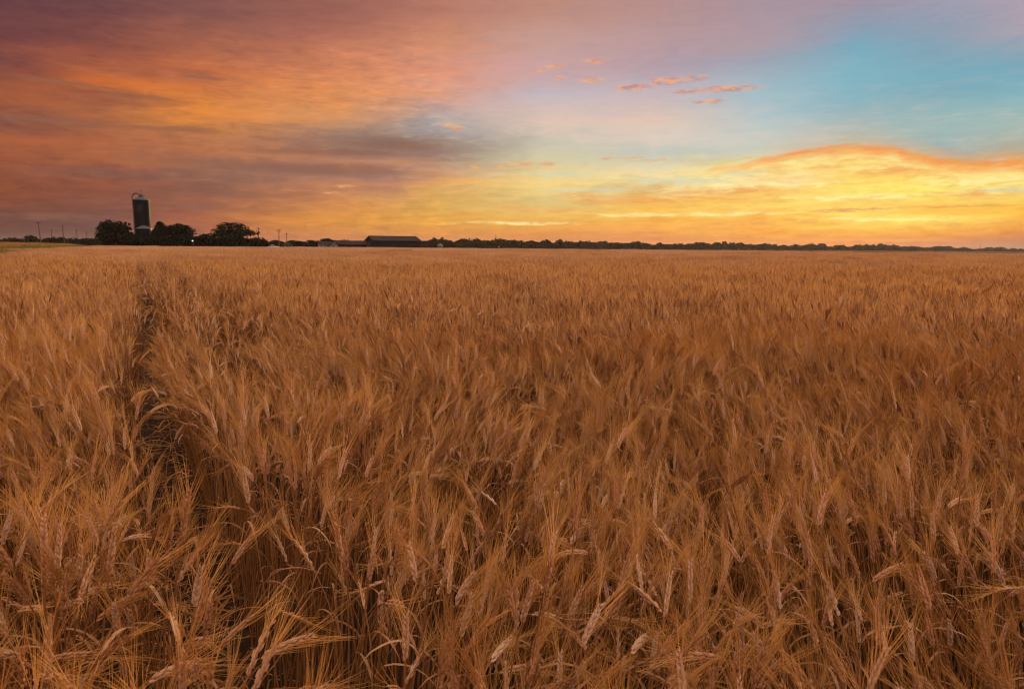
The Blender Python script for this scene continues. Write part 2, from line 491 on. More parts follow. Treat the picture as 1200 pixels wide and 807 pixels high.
M['rubber'] = mat('rubber', (0.02, 0.02, 0.02), 0.85, 0, 0.2, 5)
M['rim'] = mat('rim', (0.4, 0.4, 0.42), 0.35, 0.7, 0.1, 4)
M['tank'] = mat('pale_tank', (0.10, 0.095, 0.115), 0.45, 0, 0.1, 2)
M['insul'] = mat('insulator', (0.08, 0.07, 0.07), 0.3, 0, 0.1, 5)
M['grass'] = straw('verge_grass', [(0.0, (0.10, 0.14, 0.025)), (0.35, (0.17, 0.125, 0.035)), (0.65, (0.31, 0.16, 0.058)), (1.0, (0.42, 0.23, 0.09))], 0.3)
M['weed'] = straw('weed_leaf', [(0.0, (0.045, 0.07, 0.02)), (1.0, (0.13, 0.14, 0.05))], 0.3)


class MB:
    """collects shapes that become one mesh"""
    def __init__(s):
        s.V, s.F, s.T, s.I, s.n = [], [], [], [], 0

    def add(s, v, f, tint=0.5, mi=0):
        v = np.asarray(v, float)
        s.V.append(v)
        n = s.n
        s.F.extend([tuple(i + n for i in q) for q in f])
        s.I.extend([mi] * len(f))
        s.T.append(np.full(len(v), tint) if np.isscalar(tint) else np.asarray(tint))
        s.n += len(v)

    def merge(s, o, mi=0):
        n = s.n
        s.V += o.V
        s.T += o.T
        s.F.extend([tuple(i + n for i in q) for q in o.F])
        s.I.extend([mi] * len(o.F))
        s.n += o.n

    def box(s, c, d, rz=0.0):
        c, d = np.array(c), np.array(d) / 2
        v = np.array([(x, y, z) for x in (-1, 1) for y in (-1, 1) for z in (-1, 1)]) * d
        if rz:
            k, q = math.cos(rz), math.sin(rz)
            v = v @ np.array([[k, q, 0], [-q, k, 0], [0, 0, 1]])
        s.add(v + c, [(0, 1, 3, 2), (4, 6, 7, 5), (0, 4, 5, 1), (2, 3, 7, 6), (0, 2, 6, 4), (1, 5, 7, 3)])

    def tube(s, pts, rad, n=6, tint=0.5, cap=True, mi=0):
        pts = np.asarray(pts, float)
        k = len(pts)
        rad = np.full(k, rad) if np.isscalar(rad) else np.asarray(rad, float)
        t = np.gradient(pts, axis=0)
        t /= np.linalg.norm(t, axis=1)[:, None] + 1e-12
        ref = np.array([0.31, 0.95, 0.07]) if abs(t[:, 1]).mean() < 0.8 else np.array([1.0, 0.1, 0.07])
        a = np.cross(t, ref)
        a /= np.linalg.norm(a, axis=1)[:, None] + 1e-12
        b = np.cross(t, a)
        ang = np.arange(n) * 2 * math.pi / n
        ring = a[:, None] * np.cos(ang)[None, :, None] + b[:, None] * np.sin(ang)[None, :, None]
        v = (pts[:, None] + ring * rad[:, None, None]).reshape(-1, 3)
        f = [(i * n + j, i * n + (j + 1) % n, (i + 1) * n + (j + 1) % n, (i + 1) * n + j) for i in range(k - 1) for j in range(n)]
        if cap and n > 2:
            f += [tuple(range(n - 1, -1, -1)), tuple((k - 1) * n + j for j in range(n))]
        s.add(v, f, tint, mi)

    def lathe(s, prof, n=32, c=(0, 0, 0)):
        v, f = [], []
        for r_, z in prof:
            for j in range(n):
                a = 2 * math.pi * j / n
                v.append((c[0] + r_ * math.cos(a), c[1] + r_ * math.sin(a), c[2] + z))
        for i in range(len(prof) - 1):
            for j in range(n):
                f.append((i * n + j, i * n + (j + 1) % n, (i + 1) * n + (j + 1) % n, (i + 1) * n + j))
        s.add(v, f)

    def prism(s, poly, axis, a, b):
        """poly of (u, z) pulled along x or y between a and b"""
        n = len(poly)
        v = [((t, u, z) if axis == 'x' else (u, t, z)) for t in (a, b) for u, z in poly]
        f = [tuple(range(n - 1, -1, -1)), tuple(range(n, 2 * n))]
        f += [(i, (i + 1) % n, n + (i + 1) % n, n + i) for i in range(n)]
        s.add(v, f)

    def mesh(s, name, mats, smooth=False):
        me = bpy.data.meshes.new(name)
        v = np.concatenate(s.V) if s.V else np.zeros((0, 3))
        me.from_pydata(v.tolist(), [], s.F)
        at_ = me.attributes.new('tint', 'FLOAT', 'POINT')
        at_.data.foreach_set('value', np.concatenate(s.T).astype(np.float32))
        for m in (mats if isinstance(mats, list) else [mats]):
            me.materials.append(m)
        if isinstance(mats, list) and len(mats) > 1:
            me.polygons.foreach_set('material_index', np.array(s.I, dtype=np.int32))
        if smooth:
            me.polygons.foreach_set('use_smooth', np.ones(len(me.polygons), dtype=bool))
        me.update()
        return me

    def build(s, name, m, parent=None, smooth=False, link=True):
        o = bpy.data.objects.new(name, s.mesh(name, m, smooth))
        if link:
            COL.objects.link(o)
        if parent:
            o.parent = parent
        return o


def copy_tree(o, parent=None):
    c = o.copy()
    COL.objects.link(c)
    if parent:
        c.parent = parent
    for ch in o.children:
        copy_tree(ch, c)
    return c


def vnoise(seed):
    rg = np.random.RandomState(seed)
    g = rg.rand(128, 128)

    def f(x, y, sc):
        x, y = np.asarray(x) / sc, np.asarray(y) / sc
        i, j = np.floor(x).astype(int), np.floor(y).astype(int)
        u, v = x - i, y - j
        u, v = u * u * (3 - 2 * u), v * v * (3 - 2 * v)
        a, b = g[i % 128, j % 128], g[(i + 1) % 128, j % 128]
        c, d = g[i % 128, (j + 1) % 128], g[(i + 1) % 128, (j + 1) % 128]
        return (a * (1 - u) + b * u) * (1 - v) + (c * (1 - u) + d * u) * v
    return f


# ------------------------------------------------------------------ field layout
RA = R(-28.8)                                     # bearing of the drill rows and wheel track
RD = np.array([math.sin(RA), math.cos(RA)])       # along the rows
RN = np.array([math.cos(RA), -math.sin(RA)])      # across the rows, to the right
RN = np.array([RD[1], -RD[0]])
EDGE_L = -5.3
A0, A1 = np.array([-35.0, 292.0]), np.array([96.0, 115.0])     # far edge of the crop, middle to right


def across(x, y): return x * RN[0] + y * RN[1]
def along(x, y): return x * RD[0] + y * RD[1]


def in_field(x, y):
    s_ = across(x, y)
    e = A1 - A0
    side = (x - A0[0]) * e[1] - (y - A0[1]) * e[0]     # left of the edge line (towards camera) is > 0 or < 0
    cam_side = (0 - A0[0]) * e[1] - (0 - A0[1]) * e[0]
    ok = (s_ > EDGE_L + 0.25 * np.sin(y * 0.3)) & (side * cam_side > 0) & (y < 292) & (along(x, y) < 262 + 0 * x)
    return ok


# ground sheets
g = MB()
n_ = 48
gx = np.linspace(-1, 1, n_)
gx = np.sign(gx) * np.abs(gx) ** 2.2 * 3000
v = [(x, y + 600, 0.0) for x in gx for y in gx]
g.add(v, [(i * n_ + j, (i + 1) * n_ + j, (i + 1) * n_ + j + 1, i * n_ + j + 1) for i in range(n_ - 1) for j in range(n_ - 1)])
tag(g.build('ground', M['stubble']), kind='structure')
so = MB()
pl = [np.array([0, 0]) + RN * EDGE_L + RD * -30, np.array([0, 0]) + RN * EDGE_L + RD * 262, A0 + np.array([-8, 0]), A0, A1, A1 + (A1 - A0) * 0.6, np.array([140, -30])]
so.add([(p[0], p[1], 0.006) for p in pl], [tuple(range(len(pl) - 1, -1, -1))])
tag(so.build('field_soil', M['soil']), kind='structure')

# ------------------------------------------------------------------ wheat plants
rs = np.random.RandomState(11)


def plant_curve(h, ear, th0, thn, tht, ns=(5, 9, 8)):
    """in the x-z plane, leaning to +x; returns stem points and ear points"""
    p = [np.zeros(3)]
    th = th0
    a, b, c = ns
    for i in range(a):
        th = th0 + (thn - th0) * 0.16 * (i / a) ** 2
        p.append(p[-1] + np.array([math.sin(th), 0, math.cos(th)]) * h * 0.78 / a)
    tA = th
    for i in range(b):
        t = (i + 1) / b
        th = tA + (thn - tA) * (t * t * (3 - 2 * t))
        p.append(p[-1] + np.array([math.sin(th), 0, math.cos(th)]) * h * 0.22 / b)
    e = [p[-1]]
    for i in range(c):
        th = thn + (tht - thn) * (i + 1) / c
        e.append(e[-1] + np.array([math.sin(th), 0, math.cos(th)]) * ear / c)
    return np.array(p), np.array(e)


SPIN = [(0.0, 0.3), (0.28, 1.0), (0.6, 0.72), (1.0, 0.04)]


def spindle(mb, base, axis, L, w, d, side, tint, n=5):
    """a plump pointed grain husk"""
    up = np.cross(axis, side)
    v = []
    for t, r_ in SPIN:
        for j in range(n):
            a = 2 * math.pi * j / n
            v.append(base + axis * L * t + side * math.cos(a) * w * r_ + up * math.sin(a) * d * r_)
    f = [(i * n + j, i * n + (j + 1) % n, (i + 1) * n + (j + 1) % n, (i + 1) * n + j) for i in range(3) for j in range(n)]
    f.append(tuple(3 * n + j for j in range(n)))
    mb.add(v, f, tint)


def lerp_curve(P, t):
    k = min(int(t * (len(P) - 1)), len(P) - 2)
    u = t * (len(P) - 1) - k
    p = P[k] * (1 - u) + P[k + 1] * u
    d = P[k + 1] - P[k]
    return p, d / np.linalg.norm(d)


def wheat_parts(sp, detail=2):
    """sp: h, ear, th0, thn, tht, seed -> dict of MB: stalk, ear, awns, leaf"""
    q = np.random.RandomState(sp['seed'])
    stem, er = plant_curve(sp['h'], sp['ear'], sp['th0'], sp['thn'], sp['tht'])
    tint = sp.get('tint', q.rand())
    P = {k: MB() for k in ('stalk', 'ear', 'awns', 'leaf')}
    P['stalk'].tube(stem, np.linspace(0.0019, 0.0011, len(stem)), 5 if detail == 2 else 3, tint * 0.6 + 0.2 * q.rand())
    side = np.array([0, 1.0, 0])
    tw = q.rand() * math.pi
    nsp = int(round(sp['ear'] / 0.0046)) if detail == 2 else 12
    K = 1.05 if detail == 2 else 1.5
    for i in range(nsp):
        t = (i + 0.3) / nsp
        p, d = lerp_curve(er, t)
        nrm = np.cross(d, side)
        sd_ = side * math.cos(tw + t * 0.5) + nrm * math.sin(tw + t * 0.5)
        sgn = 1 if i % 2 else -1
        taper = (0.75 + 0.5 * math.sin(math.pi * min(1, t * 1.15 + 0.1))) * K
        ax = d + sd_ * sgn * 0.22
        ax /= np.linalg.norm(ax)
        tj = np.clip(tint + q.normal(0, 0.10), 0, 1)
        spindle(P['ear'], p + sd_ * sgn * 0.0016, ax, 0.0125 * taper, 0.0027 * taper, 0.0022 * taper, np.cross(ax, np.cross(sd_, ax)), tj, 5 if detail == 2 else 4)
        if detail == 2 and i % 2 == 0:
            f_ = np.cross(d, sd_) * (1 if i % 4 else -1)
            ax2 = d + f_ * 0.24
            ax2 /= np.linalg.norm(ax2)
            spindle(P['ear'], p + f_ * 0.001, ax2, 0.0105 * taper, 0.0023 * taper, 0.0022 * taper, f_, tj, 5)
        na = (1 + (i % 2 == 0) if detail == 2 else int(i % 3 > 0))
        for k in range(na):
            L = (0.056 + 0.030 * q.rand()) * (0.75 + 0.4 * math.sin(math.pi * (0.15 + 0.7 * t))) * sp.get('awn', 1.0)
            out = sd_ * sgn * (0.22 + 0.20 * q.rand()) + np.cross(d, sd_) * q.normal(0, 0.16)
            a0 = p + ax * 0.010 * taper
            d0 = d + out
            d0 /= np.linalg.norm(d0)
            d1 = d0 + out * 0.25 + np.array([0, 0, 0.10]) + q.normal(0, 0.05, 3)
            d1 /= np.linalg.norm(d1)
            a1 = a0 + d0 * L * 0.5
            a2 = a1 + d1 * L * 0.5
            wv = np.cross(d0, q.normal(0, 1, 3))
            wv /= np.linalg.norm(wv) + 1e-9
            ta = np.clip(tint + q.normal(0, 0.18), 0, 1)
            w0 = 0.00040 if detail == 2 else 0.00062
            if detail == 2:
                P['awns'].tube([a0, a1, a2], [w0, w0 * 0.8, w0 * 0.15], 3, ta, cap=False)
            else:
                P['awns'].add([a0 - wv * w0, a0 + wv * w0, a1 + wv * w0 * 0.8, a1 - wv * w0 * 0.8, a2], [(0, 1, 2, 3), (3, 2, 4)], ta)
    nl = 1 if q.rand() < 0.6 else 0
    for k in range(nl):
        t0 = 0.25 + 0.28 * q.rand()
        p, d = lerp_curve(stem, t0)
        a = q.rand() * 2 * math.pi
        o = np.array([math.cos(a), math.sin(a), 0])
        L = 0.10 + 0.10 * q.rand()
        pts, th = [p], 0.35 + q.rand() * 0.5
        for i in range(9):
            pts.append(pts[-1] + (o * math.sin(th) + np.array([0, 0, math.cos(th)])) * L / 9)
            th += 0.1 + q.rand() * 0.38
        wdt = np.array([0.6, .85, 1, 1, 0.95, 0.85, .7, .5, .3, 0.05]) * 0.0034
        sv = np.cross(o, [0, 0, 1])
        ang = q.normal(0, 0.7, 10).cumsum() * 0.6
        v = []
        for i in range(10):
            s2 = sv * math.cos(ang[i]) + o * math.sin(ang[i])
            v += [pts[i] - s2 * wdt[i], pts[i] + s2 * wdt[i]]
        P['leaf'].add(v, [(2 * i, 2 * i + 1, 2 * i + 3, 2 * i + 2) for i in range(9)], q.rand() * 0.9)
    return P


POSES = []
for i in range(40):
    u = rs.rand()
    if u < 0.62:
        kind, thn = 'upright', R(rs.uniform(3, 22))
        tht = thn + R(rs.uniform(-6, 16))
    elif u < 0.83:
        kind, thn = 'leaning', R(rs.uniform(24, 46))
        tht = thn + R(rs.uniform(5, 28))
    elif u < 0.95:
        kind, thn = 'nodding', R(rs.uniform(52, 88))
        tht = thn + R(rs.uniform(8, 30))
    else:
        kind, thn = 'hooked', R(rs.uniform(105, 140))
        tht = thn + R(rs.uniform(5, 20))
    POSES.append(dict(h=rs.uniform(0.59, 0.72) * (1.03 if kind in ('nodding', 'hooked') else 1), ear=rs.uniform(0.056, 0.080), th0=R(rs.uniform(0, 6)), thn=thn, tht=tht,
                      seed=100 + i, kind=kind, tint=float(np.clip(rs.normal(0.5, 0.32), 0, 1))))

PROTO = bpy.data.collections.new('wheat_kinds')   # not linked to the scene: only the field's instancer reads it
protos = []


def proto(mb, name):
    o = bpy.data.objects.new('k%03d' % len(protos), mb.mesh(name, WM, False))
    PROTO.objects.link(o)
    protos.append(o)
    return len(protos) - 1


def joined(P):
    j = MB()
    for k, mi in (('ear', 0), ('awns', 1), ('stalk', 2), ('leaf', 3)):
        j.merge(P[k], mi)
    return j


PARTS = [wheat_parts(p, 2) for p in POSES]
L0 = [proto(joined(P), 'wheat') for P in PARTS]


def xform(mb, out, x, y, rz, tx, ty, sc):
    """append a copy of mb's geometry, turned, tilted and moved"""
    c, s_ = math.cos(rz), math.sin(rz)
    v = np.concatenate(mb.V) * sc
    v = np.stack([v[:, 0] * c - v[:, 1] * s_, v[:, 0] * s_ + v[:, 1] * c, v[:, 2]], 1)
    v[:, 0] += v[:, 2] * tx + x
    v[:, 1] += v[:, 2] * ty + y
    n = out.n
    out.V.append(v)
    out.T.append(np.clip(np.concatenate(mb.T) * 0.7 + rs.rand() * 0.3, 0, 1))
    out.F.extend([tuple(i + n for i in q) for q in mb.F])
    out.I.extend(mb.I)
    out.n += mb.n


LOW = [joined(wheat_parts(p, 1)) for p in POSES]
L1 = []
for k in range(14):
    c = MB()
    for i in range(9):
        a, r_ = rs.rand() * 6.28, 0.10 * math.sqrt(rs.rand())
        xform(LOW[rs.randint(40)], c, r_ * math.cos(a), r_ * math.sin(a), rs.rand() * 6.28, rs.normal(0, 0.05), rs.normal(0, 0.05), rs.uniform(0.9, 1.06))
    L1.append(proto(c, 'wheat_clump'))


def simple_plant(mb, x, y, h, ln, ld, tint, wide, awns, lean=None):
    """far plant: a tapering stalk, a spindle ear and a brush of awns"""
    q = rs
    dv = np.array([math.cos(ld), math.sin(ld), 0])
    base_ = np.array([x, y, 0])
    top = base_ + dv * math.sin(ln) * h * 0.4 + np.array([0, 0, h])
    e_ = dv * math.sin(ln) + np.array([0, 0, math.cos(ln)])
    sdv = np.array([-dv[1], dv[0], 0])
    E = 0.085
    mb.add([base_ + (top - base_) * 0.35 - sdv * wide * .4, base_ + (top - base_) * 0.35 + sdv * wide * .4, top + sdv * wide * .3, top - sdv * wide * .3], [(0, 1, 2, 3)], tint * 0.7, 2)
    n3 = np.cross(e_, sdv)
    w = wide * 1.35
    v = [top] + [top + e_ * E * 0.4 + a for a in (sdv * w, n3 * w, -sdv * w, -n3 * w)] + [top + e_ * E]
    mb.add(v, [(0, 1, 2), (0, 2, 3), (0, 3, 4), (0, 4, 1), (5, 2, 1), (5, 3, 2), (5, 4, 3), (5, 1, 4)], tint, 0)
    for i in range(awns):
        t = 0.25 + 0.7 * q.rand()
        d = e_ + sdv * q.normal(0, 0.28) + n3 * q.normal(0, 0.28) + np.array([0, 0, .1])
        d /= np.linalg.norm(d)
        p = top + e_ * E * t
        wv = np.cross(d, q.normal(0, 1, 3))
        wv /= np.linalg.norm(wv) + 1e-9
        mb.add([p - wv * wide * .35, p + wv * wide * .35, p + d * 0.085], [(0, 1, 2)], np.clip(tint + q.normal(0, .15), 0, 1), int(q.rand() < 0.45))


L2 = []
for k in range(7):
    c = MB()
    for i in range(300):
        a, r_ = rs.rand() * 6.28, 0.75 * math.sqrt(rs.rand())
        pu = rs.rand()
        ln = R(abs(rs.normal(12, 12))) if pu < 0.75 else R(rs.uniform(40, 100))
        simple_plant(c, r_ * math.cos(a), r_ * math.sin(a), rs.uniform(0.58, 0.74), ln, rs.rand() * 6.28, float(np.clip(rs.normal(.58, .26), 0, 1)), 0.0045, 5)
    L2.append(proto(c, 'wheat_patch'))
L3 = []
for k in range(4):
    c = MB()
    for i in range(1300):
        x, y = rs.uniform(-3.2, 3.2, 2)
        ln = R(abs(rs.normal(14, 14)))
        simple_plant(c, x, y, rs.uniform(0.58, 0.75), ln, rs.rand() * 6.28, float(np.clip(rs.normal(.74, .24), 0, 1)), 0.013, 2)
    L3.append(proto(c, 'wheat_far_patch'))

nz1, nz2, nz3, nz4 = vnoise(1), vnoise(2), vnoise(23), vnoise(14)


def track(t_):
    return np.interp(t_, [1, 2, 3, 4, 6, 8.5, 14, 24, 40], [.12, .13, .15, .18, .22, .27, .36, .52, .75])


def gap(x, y):
    """True where the wheel track has left no crop"""
    s_, t_ = across(x, y), along(x, y)
    w = 0.078 + 0.03 * nz3(t_, t_ * 0 + 3, 0.5) + 0.095 * (t_ > 5.4)
    c0 = track(t_) + 0.025 * (nz2(t_, t_ * 0, 0.9) - 0.5)
    g0 = np.abs(s_ - c0) < w
    c1 = track(t_) + 0.52 + 0.1 * (nz2(t_, t_ * 0 + 9, 1.1) - 0.5)
    g1 = (np.abs(s_ - c1) < 0.085 + 0.105 * (t_ > 5.4)) & (t_ > 3.4) & (t_ < 26) & (nz3(t_, t_ * 0 + 7, 1.3) > 0.15)
    return g0 | g1


def frustum_pts(y0, y1, dens, extra=1.6, fac=0.80):
    ymid = (y0 + y1) / 2
    xm = fac * y1 + extra
    n = int((2 * xm) * (y1 - y0) * dens)
    x = rs.uniform(-xm, xm, n)
    y = rs.uniform(y0, y1, n)
    k = np.abs(x) < fac * np.maximum(y, 0) + extra
    return x[k], y[k]


def band(y0, y1, dens, ids, sc_var=0.06, rows=False, tilt=1.0, extra=1.6):
    x, y = frustum_pts(y0, y1, dens, extra)
    if rows:                                     # pull the plants towards their drill rows
        s_ = across(x, y)
        row = np.round(s_ / 0.17) * 0.17
        ds_ = (row - s_) * 0.55
        x, y = x + RN[0] * ds_, y + RN[1] * ds_
    k = in_field(x, y) & ~gap(x, y)
    x, y = x[k], y[k]
    n = len(x)
    hs = 0.84 + 0.18 * nz1(x, y, 1.3) + 0.22 * nz2(x, y, 0.33) + 0.07 * (nz4(x, y, 9.0) - 0.5) + rs.normal(0, sc_var, n)
    lx = (nz3(x, y, 1.7) - 0.5) * 0.30 + (nz1(x, y + 50, 0.6) - 0.5) * 0.21 + rs.normal(0, 0.05, n) - 0.06
    ly = (nz4(x, y, 1.7) - 0.5) * 0.30 + (nz2(x + 30, y, 0.6) - 0.5) * 0.21 + rs.normal(0, 0.05, n)
    # plants beside the wheel track lean away from it
    s_ = across(x, y)
    tr = track(along(x, y))
    near = np.exp(-((s_ - tr) / 0.22) ** 2) * np.sign(s_ - tr)
    lx += near * RN[0] * 0.045
    ly += near * RN[1] * 0.045
    return np.stack([x, y, np.full(n, 0.008), lx * tilt, ly * tilt, np.arctan2(ly, lx) + rs.normal(0, 0.95, n), np.clip(hs, 0.70, 1.2), np.array(ids)[rs.randint(len(ids), size=n)]], 1)


b0 = band(0.28, 5.0, 390, L0, 0.05, True)
camd = np.hypot(b0[:, 0], b0[:, 1])
b0 = b0[camd > 0.50]
b00 = band(-2.2, 0.28, 150, L0, 0.05, True)
b00 = b00[np.hypot(b00[:, 0], b00[:, 1]) > 0.5]
b1 = band(5.0, 22.0, 46, L1, 0.05, False, 0.9, 2.5)
b2 = band(22.0, 62.0, 0.95, L2, 0.03, False, 0.5, 5)
b3 = band(60.0, 294.0, 0.040, L3, 0.02, False, 0.2, 10)
print('wheat', len(b0), len(b00), len(b1), len(b2), len(b3))


def to_rot(a):
    """Euler of: spin about z, then tilt by (lx, ly)"""
    out = np.zeros((len(a), 3))
    for i, (lx, ly, rz) in enumerate(a[:, 3:6]):
        ax = Vector((-ly, lx, 0))
        ang = ax.length
        m = Matrix.Rotation(ang, 3, ax.normalized()) if ang > 1e-6 else Matrix.Identity(3)
        e = (m @ Matrix.Rotation(rz, 3, 'Z')).to_euler()
        out[i] = (e.x, e.y, e.z)
    return out


# the nearest plants are objects of their own; they are taken out of the mass
hidx = []
for i in range(len(b0)):
    p = POSES[int(b0[i, 7]) - L0[0]]
    z = p['h'] * b0[i, 6]
    q = to_px((b0[i, 0] + b0[i, 3] * z, b0[i, 1] + b0[i, 4] * z, z))
    if q and -10 < q[0] < 1210 and 0 < q[1] < 835:
        hidx.append((b0[i, 1] , i, q))
hidx.sort()
NEAR_N = 262
near = hidx[:NEAR_N]
keep = np.ones(len(b0), bool)
keep[[i for _, i, _ in near]] = False
near_rows = [(b0[i], q) for _, i, q in near]

# individually posed plants that stand out in the photograph: x, y of the neck, pose, heading of the ear in the picture plane, label
HERO = [
 (645, 524, 'hook', 0, 'golden wheat ear arching right over in a long hook, mid field'),
 (1206, 694, 'flat', 180, 'pale wheat ear lying level with awns pointing left at the right edge'),
 (146, 620, 'flat', 178, 'wheat ear bent level to the left with spread awns, left of the wheel track'),
 (368, 672, 'lean', 150, 'thick wheat ear tilting up and left over dark stalks, right of the wheel track'),
 (58, 778, 'flat', 5, 'wheat ear lying level to the right, low in the bottom left corner'),
 (38, 800, 'flat', 12, 'lowest wheat ear of the bottom left corner, pointing right'),
 (690, 652, 'nod', 195, 'wheat ear nodding left with a fan of awns, in a dark gap right of centre'),
 (448, 694, 'droop', 265, 'small pale wheat ear hanging straight down between stalks'),
 (708, 612, 'hook', 10, 'wheat ear bowed to the right beside a fan of awns'),
 (850, 778, 'flat', 165, 'wheat ear stretched level to the left, bottom right of centre'),
 (905, 652, 'lean', 140, 'slim wheat ear tilting left above the bottom right stalks'),
 (68, 668, 'lean', 140, 'plump wheat ear tilting left near the left edge'),
 (208, 690, 'lean', 50, 'wheat ear tilting up to the right on the left side of the wheel track'),
 (504, 516, 'hook', 170, 'small wheat ear hooked over to the left, mid field left of centre'),
 (186, 468, 'stub', 120, 'short plump pale wheat ear beside the wheel track'),
 (205, 518, 'stub', 60, 'short pale wheat ear standing in the dark wheel track'),
 (1145, 690, 'lean', 100, 'tall wheat ear standing clear of its neighbours near the right edge'),
 (560, 600, 'lean', 130, 'wheat ear crossing behind another, leaning left, in the middle of the field'),
 (628, 590, 'lean', 50, 'wheat ear leaning right and crossing a left-leaning one, middle of the field'),
 (335, 545, 'hook', 200, 'wheat ear curled down to the left, left of centre'),
]
bt = np.concatenate([b00, b0[keep], b1, b2, b3])
for hx, hy, *_ in HERO:                      # clear a little room for them
    g0 = on_plane(hx, hy, 0.70)
    bt = bt[np.hypot(bt[:, 0] - g0.x, bt[:, 1] - g0.y) > 0.035]


def scatter(name, rows, rot, coll):
    me = bpy.data.meshes.new(name)
    me.from_pydata(rows[:, :3].tolist(), [], [])
    a = me.attributes.new('rot', 'FLOAT_VECTOR', 'POINT')
    a.data.foreach_set('vector', rot.astype(np.float32).ravel())
    a = me.attributes.new('scl', 'FLOAT', 'POINT')
    a.data.foreach_set('value', rows[:, 6].astype(np.float32))
    a = me.attributes.new('idx', 'INT', 'POINT')
    a.data.foreach_set('value', rows[:, 7].astype(np.int32))
    o = bpy.data.objects.new(name, me)
    COL.objects.link(o)
    t = bpy.data.node_groups.new(name + '_planting', 'GeometryNodeTree')
    t.interface.new_socket('Geometry', in_out='INPUT', socket_type='NodeSocketGeometry')
    t.interface.new_socket('Geometry', in_out='OUTPUT', socket_type='NodeSocketGeometry')
    gi, go = t.nodes.new('NodeGroupInput'), t.nodes.new('NodeGroupOutput')
    ip = t.nodes.new('GeometryNodeInstanceOnPoints')
    ci = t.nodes.new('GeometryNodeCollectionInfo')
    ci.inputs['Collection'].default_value = coll
    ci.inputs['Separate Children'].default_value = True
    ci.inputs['Reset Children'].default_value = True
    ip.inputs['Pick Instance'].default_value = True

    def named(n, ty):
        k = t.nodes.new('GeometryNodeInputNamedAttribute')
        k.data_type = ty
        k.inputs['Name'].default_value = n
        return k.outputs['Attribute']
    er = t.nodes.new('FunctionNodeEulerToRotation')
    t.links.new(named('rot', 'FLOAT_VECTOR'), er.inputs[0])
    t.links.new(gi.outputs[0], ip.inputs['Points'])
    t.links.new(ci.outputs[0], ip.inputs['Instance'])
    t.links.new(named('idx', 'INT'), ip.inputs['Instance Index'])
    t.links.new(er.outputs[0], ip.inputs['Rotation'])
    t.links.new(named('scl', 'FLOAT'), ip.inputs['Scale'])
    t.links.new(ip.outputs[0], go.inputs[0])
    o.modifiers.new('planting', 'NODES').node_group = t
    return o


wf = scatter('wheat_field', bt, to_rot(bt), PROTO)
tag(wf, 'ripe golden bearded wheat filling the whole field to the far trees', 'wheat', kind='stuff')

# fallen straw and chaff on the soil along the wheel track
lt = MB()
for i in range(2600):
    t_ = 0.6 + 14 * rs.rand() ** 1.7
    s_ = float(track(t_)) + rs.normal(0, 0.14)
    x, y = RN * s_ + RD * t_
    a, L, w_ = rs.rand() * 6.28, rs.uniform(0.03, 0.22), rs.uniform(0.0012, 0.0035)
    d, n3 = np.array([math.cos(a), math.sin(a), rs.normal(0, 0.12)]), np.array([-math.sin(a), math.cos(a), rs.normal(0, .4)])
    p = np.array([x, y, rs.uniform(0.012, 0.035)])
    lt.add([p - n3 * w_, p + n3 * w_, p + d * L * .5 + n3 * w_ + [0, 0, .004], p + d * L + n3 * w_ * .5, p + d * L - n3 * w_ * .5, p + d * L * .5 - n3 * w_ + [0, 0, .004]], [(0, 1, 2, 5), (5, 2, 3, 4)], rs.rand())
tag(lt.build('straw_litter', M['stalk']), 'fallen straw scattered on the dark soil of the wheel track', 'straw', kind='stuff')

# --- individual plants
def wheat_thing(P):
    root = empty('wheat_plant', (0, 0, 0))
    P['stalk'].build('stalk', M['stalk'], root)
    e = P['ear'].build('ear', M['ear'], root, smooth=True)
    P['awns'].build('awns', M['awn'], e)
    if P['leaf'].n:
        P['leaf'].build('leaf', M['blade'], root)
    return root


first = {}
POSE_WORD = {'upright': 'upright', 'leaning': 'tilted', 'nodding': 'nodding', 'hooked': 'hooked'}
used_labels = {}
for row, q in near_rows:
    k = int(row[7]) - L0[0]
    if k not in first:
        first[k] = wheat_thing(PARTS[k])
        o = first[k]
    else:
        o = copy_tree(first[k])
    o.location = (row[0], row[1], row[2])
    o.rotation_euler = to_rot(row[None])[0]
    o.scale = (row[6],) * 3
    # how the ear looks from the camera
    p = POSES[k]
    stem, er = plant_curve(p['h'], p['ear'], p['th0'], p['thn'], p['tht'])
    mw = Matrix.Translation(o.location) @ Euler(o.rotation_euler).to_matrix().to_4x4() @ Matrix.Scale(row[6], 4)
    e0, e1 = to_px(mw @ Vector(er[0])), to_px(mw @ Vector(er[-1]))
    ang = math.degrees(math.atan2(e0[1] - e1[1], e1[0] - e0[0])) % 360
    if 78 < ang < 102: pose = 'upright'
    elif 102 <= ang < 150: pose = 'left-leaning'
    elif 30 < ang <= 78: pose = 'right-leaning'
    elif 150 <= ang < 205: pose = 'level left-pointing'
    elif ang <= 30 or ang > 335: pose = 'level right-pointing'
    else: pose = 'down-hanging'
    tone = 'rusty' if p['tint'] < 0.36 else ('golden' if p['tint'] < 0.66 else 'pale')
    px, py = (e0[0] + e1[0]) / 2, (e0[1] + e1[1]) / 2
    trx = 225 + (py - 600) * 0.13
    if px < 70: place = 'against the left edge'
    elif px < trx - 60: place = 'left of the dark wheel track'
    elif px < trx + 60: place = 'right beside the dark wheel track'
    elif px < 480: place = 'just right of the dark wheel track'
    elif px < 720: place = 'in the middle of the field'
    elif px < 940: place = 'right of the middle'
    elif px < 1120: place = 'well to the right'
    else: place = 'against the right edge'
    depth = 'lowest down' if py > 735 else ('in first rows' if py > 660 else 'behind first rows')
    tag(o, f'{tone} {pose} wheat ear {depth}, {place}', 'wheat plant', 'wheat plants standing nearest')

